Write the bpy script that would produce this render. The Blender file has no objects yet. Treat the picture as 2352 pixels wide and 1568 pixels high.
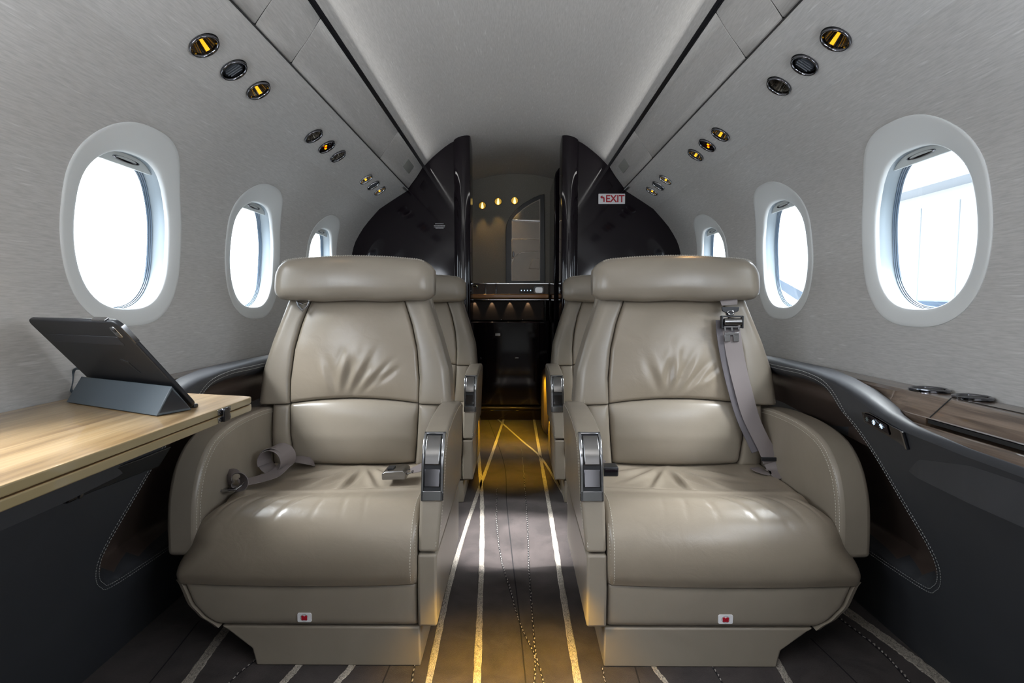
import bpy, bmesh, math, random
from mathutils import Vector, Matrix
random.seed(7)
R = math.radians
S = bpy.context.scene
COL = S.collection

# ------------------------------------------------------------------ camera
H = 0.68                                    # eye height above the aisle carpet
cd = bpy.data.cameras.new('camera'); cd.sensor_width = 36; cd.lens = 36*1230/2352
cd.clip_start = .02
cam = bpy.data.objects.new('camera', cd); COL.objects.link(cam)
cam.location = (0, 0, H); cam.rotation_euler = (R(90-4.05), 0, R(.42))
S.camera = cam
# ------------------------------------------------------------------ world, exposure
W = bpy.data.worlds.new('daylight'); S.world = W; W.use_nodes = True
bg = W.node_tree.nodes['Background']; bg.inputs[0].default_value = (.86, .93, 1, 1); bg.inputs[1].default_value = 5.0
S.view_settings.view_transform = 'Standard'; S.view_settings.look = 'None'
S.view_settings.exposure = 0.0; S.view_settings.gamma = 1
S.view_settings.use_curve_mapping = False

def area(name, loc, direction, sx, sy, power, color=(1, 1, 1), spread=180, portal=False):
    l = bpy.data.lights.new(name, 'AREA'); l.shape = 'RECTANGLE'; l.size = sx; l.size_y = sy
    l.energy = power; l.color = color; l.spread = R(spread)
    o = bpy.data.objects.new(name, l); COL.objects.link(o); o.location = loc
    o.rotation_euler = Vector(direction).to_track_quat('-Z', 'Z').to_euler()
    if portal: l.cycles.is_portal = True
    return o
def spot(name, loc, direction, power, color, ang=60, blend=.6, rad=.01):
    l = bpy.data.lights.new(name, 'SPOT'); l.energy = power; l.color = color
    l.spot_size = R(ang); l.spot_blend = blend; l.shadow_soft_size = rad
    o = bpy.data.objects.new(name, l); COL.objects.link(o); o.location = loc
    o.rotation_euler = Vector(direction).to_track_quat('-Z', 'Y').to_euler()
    return o
# added fill lamps: one frontal behind the camera, others before the rear windows
area('rear_fill', (0, -1.22, 1.02), (0, 1, .02), .95, .50, 2.2, (.97, .98, 1))
for sx in (-1, 1):
    area('rear_window_fill', (sx*.72, 0, .86), (-sx, .25, .05), .30, .36, 4.0, (.88, .93, 1))
    area('rear_window_fill', (sx*.72, .52, .86), (-sx, .15, .05), .28, .34, 2.4, (.86, .92, 1))
# faint fill strips added along the light rails for the ceiling, no fixture there
for sx in (-1, 1):
    o = area('rail_fill', (sx*.395, 1.65, 1.300), (-sx*.75, 0, .66), 1.6, .012, .55, (1, .985, .96))
    o.rotation_euler = Vector((-sx*.95, 0, .31)).to_track_quat('-Z', 'Y').to_euler()
# unseen lamps added outside, standing in for bright sky through the windows
for sx in (-1, 1):
    area('window_fill', (sx*2.3, 1.4, 2.55), (-sx*1.0, 0, -.95), .9, 3.4, 750, (.95, .98, 1))
# narrow spots added outside to throw the light patch on the aisle
for sx in (-1, 1):
    spot('aisle_fill_spot', (sx*2.4, 1.72, 2.62), Vector((0, 1.55, 0))-Vector((sx*2.4, 1.72, 2.62)), 2200, (1, .98, .97), 12, .5, .10)
# unseen fill lamp added behind the camera to brighten the ceiling
area('ceiling_fill', (0, -.45, .95), (0, .62, 1), .6, .4, 11, (1, .99, .97), 110)

# ------------------------------------------------------------------ materials
def nodes(name):
    m = bpy.data.materials.new(name); m.use_nodes = True
    return m, m.node_tree, m.node_tree.nodes['Principled BSDF']
def mat(name, col, rough=.5, metal=0, spec=.5, emit=None, estr=0, coat=0, aniso=0):
    m, nt, b = nodes(name)
    b.inputs['Base Color'].default_value = (*col, 1); b.inputs['Roughness'].default_value = rough
    b.inputs['Metallic'].default_value = metal; b.inputs['Specular IOR Level'].default_value = spec
    b.inputs['Coat Weight'].default_value = coat; b.inputs['Coat Roughness'].default_value = .05
    if emit: b.inputs['Emission Color'].default_value = (*emit, 1); b.inputs['Emission Strength'].default_value = estr
    return m
def coordmap(nt, scale, kind='Object', rot=(0, 0, 0)):
    t = nt.nodes.new('ShaderNodeTexCoord')
    mp = nt.nodes.new('ShaderNodeMapping'); mp.inputs['Scale'].default_value = scale; mp.inputs['Rotation'].default_value = rot
    if kind == 'World':
        g = nt.nodes.new('ShaderNodeNewGeometry'); nt.links.new(g.outputs['Position'], mp.inputs['Vector'])
    else: nt.links.new(t.outputs[kind], mp.inputs['Vector'])
    return mp
def noise(nt, mp, scale, detail=2, rough=.5, dist=0):
    n = nt.nodes.new('ShaderNodeTexNoise'); n.inputs['Scale'].default_value = scale; n.inputs['Detail'].default_value = detail
    n.inputs['Roughness'].default_value = rough; n.inputs['Distortion'].default_value = dist
    nt.links.new(mp.outputs[0], n.inputs['Vector']); return n
def ramp(nt, src, stops):
    r = nt.nodes.new('ShaderNodeValToRGB'); e = r.color_ramp.elements
    while len(e) < len(stops): e.new(.5)
    for i, (p, c) in enumerate(stops): e[i].position = p; e[i].color = (*c, 1)
    nt.links.new(src, r.inputs[0]); return r
def bump(nt, src, b, strength, dist, prev=None):
    n = nt.nodes.new('ShaderNodeBump'); n.inputs['Strength'].default_value = strength; n.inputs['Distance'].default_value = dist
    nt.links.new(src, n.inputs['Height'])
    if prev: nt.links.new(prev.outputs[0], n.inputs['Normal'])
    nt.links.new(n.outputs[0], b.inputs['Normal']); return n

def fabric(name, c0, c1, streak=(.60, .60, .61)):
    m, nt, b = nodes(name)
    mp = coordmap(nt, (1, .09, 1)); n1 = noise(nt, mp, 420, 3, .6)
    mp2 = coordmap(nt, (1, .07, 1)); n2 = noise(nt, mp2, 230, 2, .5)
    r = ramp(nt, n1.outputs[0], [(.28, c0), (.66, c1)])
    r2 = ramp(nt, n2.outputs[0], [(.64, (0, 0, 0)), (.76, (.8, .8, .8))])
    mx = nt.nodes.new('ShaderNodeMix'); mx.data_type = 'RGBA'
    nt.links.new(r2.outputs[0], mx.inputs[0]); nt.links.new(r.outputs[0], mx.inputs[6]); mx.inputs[7].default_value = (*streak, 1)
    nt.links.new(mx.outputs[2], b.inputs['Base Color'])
    b.inputs['Roughness'].default_value = .62; b.inputs['Specular IOR Level'].default_value = .35
    b.inputs['Sheen Weight'].default_value = .15
    bump(nt, n1.outputs[0], b, .12, .0006)
    return m
M_fab = fabric('woven_wall_fabric', (.40, .395, .385), (.50, .492, .48), (.60, .595, .585))
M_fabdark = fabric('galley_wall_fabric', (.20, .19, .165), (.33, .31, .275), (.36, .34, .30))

def leather(name, col, rough=.36, grain=.12, crease=.25, spec=.5):
    m, nt, b = nodes(name)
    mp = coordmap(nt, (1, 1, 1)); n1 = noise(nt, mp, 900, 2, .5)
    n2 = noise(nt, mp, 9, 3, .55, .8)
    c = ramp(nt, n2.outputs[0], [(.25, tuple(x*.93 for x in col)), (.75, tuple(min(1, x*1.06) for x in col))])
    nt.links.new(c.outputs[0], b.inputs['Base Color'])
    b.inputs['Roughness'].default_value = rough; b.inputs['Specular IOR Level'].default_value = spec
    p = bump(nt, n1.outputs[0], b, grain, .0006)
    v = nt.nodes.new('ShaderNodeTexNoise'); v.inputs['Scale'].default_value = 26; v.inputs['Detail'].default_value = 4
    v.inputs['Distortion'].default_value = 1.2; nt.links.new(mp.outputs[0], v.inputs['Vector'])
    bump(nt, v.outputs[0], b, crease, .0022, p)
    return m
M_lea = leather('taupe_leather', (.255, .220, .176), .30, .12, .10)
M_lea2 = leather('taupe_leather_worn', (.262, .220, .170), .28, .12, .25)

M_dlea = leather('charcoal_leather', (.040, .042, .047), .50, .1, .05, .28)
M_dlea2 = leather('dark_brown_leather', (.062, .044, .036), .40, .1, .05)

def wood(name, dark, mid, light, rough, coat, scale=1, band=46):
    m, nt, b = nodes(name)
    mp = coordmap(nt, (1*scale, .05*scale, 1*scale), 'Object', (0, 0, R(3)))
    n1 = noise(nt, mp, band, 6, .62, .6)
    mp2 = coordmap(nt, (1*scale, .02*scale, 1*scale)); n2 = noise(nt, mp2, band*7, 3, .6)
    r = ramp(nt, n1.outputs[0], [(.28, dark), (.48, mid), (.72, light)])
    r2 = ramp(nt, n2.outputs[0], [(.35, (.72, .72, .72)), (.6, (1, 1, 1))])
    mx = nt.nodes.new('ShaderNodeMix'); mx.data_type = 'RGBA'; mx.blend_type = 'MULTIPLY'; mx.inputs[0].default_value = .8
    nt.links.new(r.outputs[0], mx.inputs[6]); nt.links.new(r2.outputs[0], mx.inputs[7])
    nt.links.new(mx.outputs[2], b.inputs['Base Color'])
    b.inputs['Roughness'].default_value = rough; b.inputs['Coat Weight'].default_value = coat; b.inputs['Coat Roughness'].default_value = .03
    return m
M_table = wood('lacquered_oak', (.22, .13, .055), (.38, .25, .12), (.52, .37, .20), .35, .8)
M_walnut = wood('walnut_ledge', (.035, .022, .015), (.105, .070, .048), (.24, .175, .13), .35, .7, 1, 75)
M_edge = mat('table_edge_lacquer', (.25, .195, .10), .35, 0, .5, coat=.6)

M_trim = mat('window_trim_plastic', (.66, .68, .68), .38)
M_reveal = mat('window_reveal', (.19, .23, .26), .35)
M_gasket = mat('window_gasket', (.05, .085, .13), .35)
M_shade = mat('window_shade', (.60, .64, .64), .4)
M_chrome = mat('polished_metal', (.45, .46, .48), .14, 1)
M_brush = mat('brushed_metal', (.28, .275, .275), .24, 1)
M_dchrome = mat('dark_chrome', (.16, .16, .175), .10, 1)
M_refl = mat('lamp_reflector', (.30, .28, .25), .16, 1)
M_slat = mat('vent_slat_plastic', (.06, .07, .085), .35)
M_black = mat('black_plastic', (.012, .013, .016), .35)
M_gloss = mat('piano_black_lacquer', (.010, .007, .010), .07, 0, .38)
M_gap = mat('dark_gap', (.01, .01, .01), .6)
M_strip = mat('light_rail_metal', (.022, .022, .026), .3, .4)
M_web = mat('belt_webbing', (.175, .150, .148), .55)
M_webd = mat('belt_webbing_edge', (.10, .09, .10), .6)
M_stitch = mat('stitch_thread', (.60, .57, .50), .6)
M_stitchw = mat('pale_stitch_thread', (.36, .37, .36), .6)
M_gold = mat('lit_gold_reflector', (.9, .55, .08), .3, 1, emit=(1, .50, .02), estr=1.3)
M_goldcore = mat('lamp_filament_glow', (1, .8, .3), .3, 0, emit=(1, .74, .22), estr=3)
M_red = mat('red_indicator', (.8, .02, .0), .3, 0, emit=(1, .03, 0), estr=1.6)
M_amber = mat('amber_indicator', (.9, .5, .0), .3, 0, emit=(1, .42, 0), estr=1.8)
M_white = mat('white_plastic', (.80, .80, .82), .4)
M_signred = mat('sign_red', (.42, .005, .02), .5)
M_icon = mat('lit_icon', (.7, .8, .9), .3, 0, emit=(.62, .8, 1), estr=1.1)
M_icond = mat('dim_icon', (.12, .16, .16), .4)
M_tab = mat('tablet_case', (.014, .015, .018), .45, 0, .35)
M_cover = mat('tablet_cover', (.055, .070, .082), .42)
M_hangar = mat('white_hangar_cladding', (.62, .64, .65), .6)
M_apron = mat('pale_concrete', (.45, .45, .45), .8)
M_blue = mat('grey_blue_paint', (.16, .22, .30), .5)

def glassmat():
    m = bpy.data.materials.new('window_glass'); m.use_nodes = True; nt = m.node_tree; nt.nodes.clear()
    o = nt.nodes.new('ShaderNodeOutputMaterial'); t = nt.nodes.new('ShaderNodeBsdfTransparent'); g = nt.nodes.new('ShaderNodeBsdfGlossy')
    g.inputs['Roughness'].default_value = .02; t.inputs[0].default_value = (.97, .99, 1, 1)
    x = nt.nodes.new('ShaderNodeMixShader'); x.inputs[0].default_value = .05
    nt.links.new(t.outputs[0], x.inputs[1]); nt.links.new(g.outputs[0], x.inputs[2]); nt.links.new(x.outputs[0], o.inputs[0]); return m
M_glass = glassmat()

def carpet(name, c0, c1, scale=45):
    m, nt, b = nodes(name)
    mp = coordmap(nt, (1, 1, 1)); n1 = noise(nt, mp, 700, 3, .7); n2 = noise(nt, mp, 11, 4, .6, .6)
    r = ramp(nt, n2.outputs[0], [(.35, c0), (.68, c1)])
    nt.links.new(r.outputs[0], b.inputs['Base Color']); b.inputs['Roughness'].default_value = .85
    b.inputs['Specular IOR Level'].default_value = .25
    b.inputs['Sheen Weight'].default_value = .12; b.inputs['Sheen Roughness'].default_value = .4
    bump(nt, n1.outputs[0], b, .6, .002); return m
M_carpet = carpet('chocolate_cut_pile', (.026, .020, .019), (.055, .043, .041))
def stripe():
    m, nt, b = nodes('silver_loop_yarn')
    mp = coordmap(nt, (1, .45, 1)); n1 = noise(nt, mp, 420, 3, .7, 1.5)
    r = ramp(nt, n1.outputs[0], [(.36, (.10, .085, .075)), (.60, (.62, .56, .48))])
    nt.links.new(r.outputs[0], b.inputs['Base Color']); b.inputs['Roughness'].default_value = .5
    bump(nt, n1.outputs[0], b, 1, .003); return m
M_stripe = stripe()
M_bead = mat('silver_yarn_stitch', (.34, .31, .28), .5)
M_line = mat('black_carved_line', (.006, .005, .006), .9)

# ------------------------------------------------------------------ mesh helpers
def link(o, parent=None):
    COL.objects.link(o)
    if parent: o.parent = parent
    return o
def mesh(name, verts, faces, mats, parent=None, smooth=True, bev=0, seg=3, sub=0, fm=None, flipx=False, ang=35):
    me = bpy.data.meshes.new(name)
    me.from_pydata([tuple(v) for v in verts], [], faces)
    if not isinstance(mats, (list, tuple)): mats = [mats]
    for m in mats: me.materials.append(m)
    if fm: me.polygons.foreach_set('material_index', fm)
    bm = bmesh.new(); bm.from_mesh(me)
    bmesh.ops.recalc_face_normals(bm, faces=bm.faces)
    bm.to_mesh(me); bm.free()
    if smooth:
        me.polygons.foreach_set('use_smooth', [True]*len(me.polygons)); me.update()
        me.set_sharp_from_angle(angle=R(ang if not bev else 60))
    o = bpy.data.objects.new(name, me); link(o, parent)
    if bev:
        b = o.modifiers.new('bevel', 'BEVEL'); b.width = bev; b.segments = seg; b.limit_method = 'ANGLE'; b.angle_limit = R(30)
    if sub:
        b = o.modifiers.new('sub', 'SUBSURF'); b.levels = sub; b.render_levels = sub
    return o
class MB:
    def __init__(s): s.v = []; s.f = []; s.m = []; s.mi = 0
    def add(s, v, f):
        n = len(s.v); s.v += [tuple(p) for p in v]; s.f += [tuple(i+n for i in q) for q in f]; s.m += [s.mi]*len(f); return s
    def box(s, c, d, rot=None):
        c = Vector(c); d = Vector(d)/2
        vs = [Vector((x*d.x, y*d.y, z*d.z)) for x in (-1, 1) for y in (-1, 1) for z in (-1, 1)]
        if rot is not None: vs = [rot @ p for p in vs]
        return s.add([c+p for p in vs], [(0, 1, 3, 2), (4, 6, 7, 5), (0, 4, 5, 1), (2, 3, 7, 6), (0, 2, 6, 4), (1, 5, 7, 3)])
    def tube(s, path, r, n=8, closed=False, flat=1):
        P = [Vector(p) for p in path]; rings = []
        up = Vector((0, 0, 1))
        for i, p in enumerate(P):
            a = P[(i-1) % len(P)] if (closed or i > 0) else P[0]; b = P[(i+1) % len(P)] if (closed or i < len(P)-1) else P[-1]
            t = (b-a).normalized()
            u = t.cross(up)
            if u.length < .05: u = t.cross(Vector((1, 0, 0)))
            u.normalize(); w = t.cross(u)
            rr = r[i] if isinstance(r, (list, tuple)) else r
            rings.append([p+(u*math.cos(k*2*math.pi/n)+w*math.sin(k*2*math.pi/n)*flat)*rr for k in range(n)])
        return s.rings(rings, closed)
    def rings(s, rings, closed=False, cap=True):
        n = len(rings[0]); v = [p for r in rings for p in r]; f = []
        m = len(rings)
        for i in range(m if closed else m-1):
            j = (i+1) % m
            for k in range(n): f.append((i*n+k, i*n+(k+1) % n, j*n+(k+1) % n, j*n+k))
        if cap and not closed: f += [tuple(range(n)), tuple((m-1)*n+k for k in range(n))]
        return s.add(v, f)
    def prism(s, poly, a0, a1, axis):          # poly in the two other axes, extruded along axis
        def P(p, a):
            return {'x': (a, p[0], p[1]), 'y': (p[0], a, p[1]), 'z': (p[0], p[1], a)}[axis]
        n = len(poly)
        return s.add([P(p, a0) for p in poly]+[P(p, a1) for p in poly],
                     [tuple(range(n)), tuple(range(n, 2*n))]+[(i, (i+1) % n, n+(i+1) % n, n+i) for i in range(n)])
    def grid(s, pts, nu, nv):                  # pts[i*nv+j]
        return s.add(pts, [(i*nv+j, (i+1)*nv+j, (i+1)*nv+j+1, i*nv+j+1) for i in range(nu-1) for j in range(nv-1)])
    def build(s, name, mats, parent=None, **k):
        return mesh(name, s.v, s.f, mats, parent, fm=s.m if isinstance(mats, (list, tuple)) else None, **k)
def root(name, loc, label, cat, group=None):
    o = bpy.data.objects.new(name, None); o.empty_display_size = .05; COL.objects.link(o); o.location = loc
    o['label'] = label; o['category'] = cat
    if group: o['group'] = group
    return o
def tag(o, label, cat, group=None, kind=None):
    o['label'] = label; o['category'] = cat
    if group: o['group'] = group
    if kind: o['kind'] = kind
    return o
def struct(o, label=None):
    o['kind'] = 'structure'
    if label: o['label'] = label
    return o
def recenter(o, loc):
    """put the origin of a mesh built in world coordinates at loc"""
    l = Vector(loc); o.data.transform(Matrix.Translation(-l)); o.location = l; return o
def lerp(a, b, t): return a+(b-a)*t
def interp(x, xs, ys):
    if x <= xs[0]: return ys[0]
    for i in range(1, len(xs)):
        if x <= xs[i]:
            t = (x-xs[i-1])/(xs[i]-xs[i-1]); return lerp(ys[i-1], ys[i], t)
    return ys[-1]
def sstep(a, b, x):
    t = max(0, min(1, (x-a)/(b-a))); return t*t*(3-2*t)
def catmull(pts, n):
    P = [Vector(p) for p in pts]; P = [P[0]*2-P[1]]+P+[P[-1]*2-P[-2]]; out = []
    m = len(P)-3
    for i in range(m):
        for k in range(n):
            t = k/n; a, b, c, d = P[i:i+4]
            out.append(.5*((2*b)+(c-a)*t+(2*a-5*b+4*c-d)*t*t+(3*b-a-3*c+d)*t**3))
    out.append(P[-2]); return out
def dashes(mb, path, on=.0038, off=.0022, r=.0007, flat=1):
    P = [Vector(p) for p in path]; L = [0]
    for a, b in zip(P, P[1:]): L.append(L[-1]+(b-a).length)
    def at(s):
        s = max(0, min(L[-1], s))
        for i in range(1, len(L)):
            if s <= L[i]: return P[i-1].lerp(P[i], (s-L[i-1])/max(1e-9, L[i]-L[i-1]))
        return P[-1]
    s = 0
    while s+on < L[-1]:
        mb.tube([at(s), at(s+on*.5), at(s+on)], [r*.6, r, r*.6], 4); s += on+off
def bez(c, w, h, r, n=6):                       # rounded rectangle outline
    out = []
    for sx, sy, a0 in ((1, 1, 0), (-1, 1, 90), (-1, -1, 180), (1, -1, 270)):
        for k in range(n+1):
            a = R(a0+90*k/n); out.append((c[0]+sx*(w/2-r)+r*math.cos(a), c[1]+sy*(h/2-r)+r*math.sin(a)))
    return out

# ------------------------------------------------------------------ cabin section (x as a function of z on the side wall)
SZ = [.32, .36, .45, .52, .60, .68, .80, .915, .964, 1.034, 1.112, 1.142]
SX = [.753, .755, .760, .763, .768, .772, .768, .757, .742, .699, .628, .598]
def wallx(z):
    # smoothed piecewise interpolation
    h = .02
    return (interp(z-h, SZ, SX)+interp(z, SZ, SX)*2+interp(z+h, SZ, SX))/4
K1 = (.495, 1.196); K2 = (.424, 1.300)         # valance lip, light rail
Y0, Y1 = -1.32, 2.49
WIN = {-1: [-.525, 0, .530, 1.068, 1.58, 2.12], 1: [-.53, 0, .515, 1.040, 1.562, 2.11]}
SPOT = {-1: [1.11, 1.640, 2.166], 1: [1.095, 1.633, 2.180]}
WZ, WH, WW = .828, .193, .163                   # frame centre height, half height, half width

def supell(a, w, h, n=2.5):
    c, s = math.cos(a), math.sin(a)
    return (w*math.copysign(abs(c)**(2/n), c), h*math.copysign(abs(s)**(2/n), s))
def winshape(a, k=1.0, dz=0):
    y, z = supell(a, WW*k, WH*k, 2.6)
    if z > 0: y *= 1-.06*(z/WH)
    return y, z+dz
def cell(mb, y0, y1, s0, s1, hole, fn, nt=64, nr=6):
    """ring mesh between rectangle (y0..y1, s0..s1) and hole(angle)->(y,s), mapped by fn(y,s)"""
    cy, cs = (y0+y1)/2, (s0+s1)/2; pts = []
    hc = [hole(2*math.pi*(k+.5)/nt) for k in range(nt)]
    hy = sum(p[0] for p in hc)/nt; hs = sum(p[1] for p in hc)/nt
    corner = [math.atan2(b-hs, a-hy) % (2*math.pi) for a in (y0, y1) for b in (s0, s1)]
    A = [2*math.pi*(k+.5)/nt for k in range(nt)]
    for c in corner:
        i = min(range(nt), key=lambda q: abs((A[q]-c+math.pi) % (2*math.pi)-math.pi)); A[i] = c
    for i, a in enumerate(A):
        dy, ds = math.cos(a), math.sin(a)
        t = min(((y1-hy)/dy if dy > 1e-6 else (y0-hy)/dy if dy < -1e-6 else 9), ((s1-hs)/ds if ds > 1e-6 else (s0-hs)/ds if ds < -1e-6 else 9))
        o = (hy+dy*t, hs+ds*t); h = hole(a)
        for j in range(nr+1):
            u = (j/nr)**1.3; p = (lerp(h[0], o[0], u), lerp(h[1], o[1], u))
            pts.append(fn(*p))
    f = []
    for i in range(nt):
        k = (i+1) % nt
        for j in range(nr): f.append((i*(nr+1)+j, k*(nr+1)+j, k*(nr+1)+j+1, i*(nr+1)+j+1))
    mb.add(pts, f)

def build_wall(side):
    mb = MB()
    fw = lambda y, z: (side*wallx(z), y, z)
    ws = WIN[side]; edges = [Y0]+[(a+b)/2 for a, b in zip(ws, ws[1:])]+[Y1]
    for i, w in enumerate(ws):
        lo, hi = edges[i], edges[i+1]
        def hole(a, w=w):
            y, z = winshape(a, .93); return (w+y, WZ+z)
        # rectangle part around the hole
        cell(mb, lo, hi, .52, 1.112, hole, fw, 96, 10)
        zs = [.52+(1.112-.52)*k/24 for k in range(25)]
        fo = lambda y, z: (side*(wallx(z)+.0006), y, z)
        for a, b in ((edges[i], lo), (hi, edges[i+1])):
            mb.grid([fo(y, z) for y in (a-.004, b+.004) for z in zs], 2, 25)
    zs = [.36+.16*k/6 for k in range(7)]
    mb.grid([fw(y, z) for y in (Y0, Y1) for z in zs], 2, 7)
    # valance with lamp holes
    A = Vector((wallx(1.112), 1.112)); B = Vector(K1)
    def fs(y, t):
        p = A.lerp(B, t); bul = -.004*4*t*(1-t)
        return (side*(p.x+bul*.5), y, p.y-bul*.6)
    Lt = (B-A).length; t0 = (A-Vector((.569, 1.1495))).length/Lt
    yy = Y0
    for c in SPOT[side]:
        for k in (-1, 0, 1):
            cy = c+k*.103; a, b = cy-.0515, cy+.0515
            if a-yy > 1e-4: mb.grid([fs(y, j/8) for y in (yy, a) for j in range(9)], 2, 9)
            cell(mb, a, b, 0, 1, lambda q, cy=cy: (cy+.0262*math.cos(q), t0+.0262/Lt*math.sin(q)), fs, 40, 5)
            yy = b
    mb.grid([fs(y, j/8) for y in (yy, Y1) for j in range(9)], 2, 9)
    # rounded lip turning up behind the bins
    lip = [K1, (.4925, 1.1985), (.4935, 1.203), (.499, 1.207), (.52, 1.222)]
    mb.grid([(side*p[0], y, p[1]) for y in (Y0, Y1) for p in lip], 2, 5)
    bm = mb.build('wall_left' if side < 0 else 'wall_right', M_fab)
    bmm = bmesh.new(); bmm.from_mesh(bm.data); bmesh.ops.remove_doubles(bmm, verts=bmm.verts, dist=1e-5)
    bmesh.ops.recalc_face_normals(bmm, faces=bmm.faces)
    bmm.to_mesh(bm.data); bmm.free()
    struct(bm)
for s in (-1, 1): build_wall(s)

# windows ----------------------------------------------------------
wn = 0
for side in (-1, 1):
    for wi, wy in enumerate(WIN[side]):
        wn += 1
        w = root('window_%d' % wn, (side*.77, wy, WZ), '', 'window'); del w['category']; del w['label']; w['kind'] = 'structure'
        def ringpts(k, off, dz, n=96):
            out = []
            for i in range(n):
                y, z = winshape(2*math.pi*i/n, k, dz)
                X = wallx(WZ+z)
                out.append((side*(X+off)-side*.77, y, z))
            return out
        def rings(name, spec, m):
            mb = MB(); mb.rings([ringpts(*q) for q in spec], cap=False); return mb.build(name, m, w, ang=50)
        rings('window_frame', [(1.0, .003, 0), (.998, -.0012, 0), (.988, -.0022, 0), (.96, -.0020, 0), (.90, -.0008, -.001), (.84, .001, -.003), (.800, .003, -.006),
                               (.786, .0042, -.007), (.780, .0062, -.008), (.777, .010, -.008), (.777, .013, -.008)], M_trim)
        rings('window_reveal', [(.777, .012, -.008), (.779, .022, -.008), (.790, .026, -.008), (.794, .038, -.008), (.788, .042, -.008), (.784, .043, -.008)], M_reveal)
        mb = MB()
        for k in range(3):
            mb.rings([ringpts(*q) for q in ((.788-.008*k, .042+.003*k, -.008), (.784-.008*k, .0425+.003*k, -.008), (.782-.008*k, .042+.003*k, -.008), (.780-.008*k, .045+.003*k, -.008))], cap=False)
        mb.build('window_gasket', M_gasket, w)
        mb = MB(); rp = ringpts(.770, .050, -.008)
        mb.add(rp+[(side*.050, 0, 0)], [(i, (i+1) % 96, 96) for i in range(96)])
        mb.build('window_pane', M_glass, w)
        # pull-down shade, nearly fully raised
        zb = .950-WZ; top = [p for p in ringpts(.785, .028, -.008, 192) if p[2] >= zb]
        top.sort(key=lambda p: p[1]); n = len(top)
        x0 = side*.024
        prof = []
        vs = []; fs = []
        for p in top:
            xb = side*(wallx(WZ+zb)+.024)-side*.77; xt = side*(wallx(WZ+p[2])+.024)-side*.77
            vs += [(xb, p[1], zb), (xt, p[1], p[2]), (xt+side*.004, p[1], p[2]), (xb+side*.004, p[1], zb)]
        for i in range(n-1):
            for k in range(4): fs.append((i*4+k, i*4+(k+1) % 4, i*4+4+(k+1) % 4, i*4+4+k))
        fs += [(0, 1, 2, 3), tuple(4*(n-1)+k for k in range(4))]
        sh = mesh('window_shade', vs, fs, M_shade, w, ang=30)
        mb = MB(); zc = zb+.0105; xs = side*(wallx(WZ+zc)+.0235)-side*.77
        mb.rings([[(xs+o, k*.036*math.cos(a), zc+k*.0048*math.sin(a)) for a in [2*math.pi*i/28 for i in range(28)]] for o, k in ((0, 1), (-side*.002, .97), (-side*.0025, .86), (side*.001, .80))])
        mb.build('shade_handle', M_dchrome, sh)
        area('window_portal', (side*.90, wy, WZ), (-side, 0, 0), .36, .44, 1, portal=True)

# ceiling ----------------------------------------------------------
def ceil_pts(zc, n=33):
    """half section from the light rail to the middle, mirrored"""
    h = [(.4185, 1.3065), (.365, 1.358), (.288, 1.414), (.205, 1.440+(zc-1.446)*.45), (.10, lerp(1.446, zc, .85)+.0), (0, zc)]
    c = catmull([Vector((a, b)) for a, b in h], 5); c = [tuple(p) for p in c]
    return [(-x, z) for x, z in c]+[(x, z) for x, z in c[::-1][1:]]
mb = MB(); ys = [Y0, -.6, 0, .6, 1.2, 1.7, 1.9, 2.0, 2.1, 2.2, 2.3, 2.4, 2.46, 2.49]
rows = [ceil_pts(lerp(1.490, 1.440, sstep(1.85, 2.46, y))) for y in ys]
mb.grid([(x, y, z) for y, r in zip(ys, rows) for x, z in r], len(ys), len(rows[0]))
struct(mb.build('ceiling', M_fab))

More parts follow.
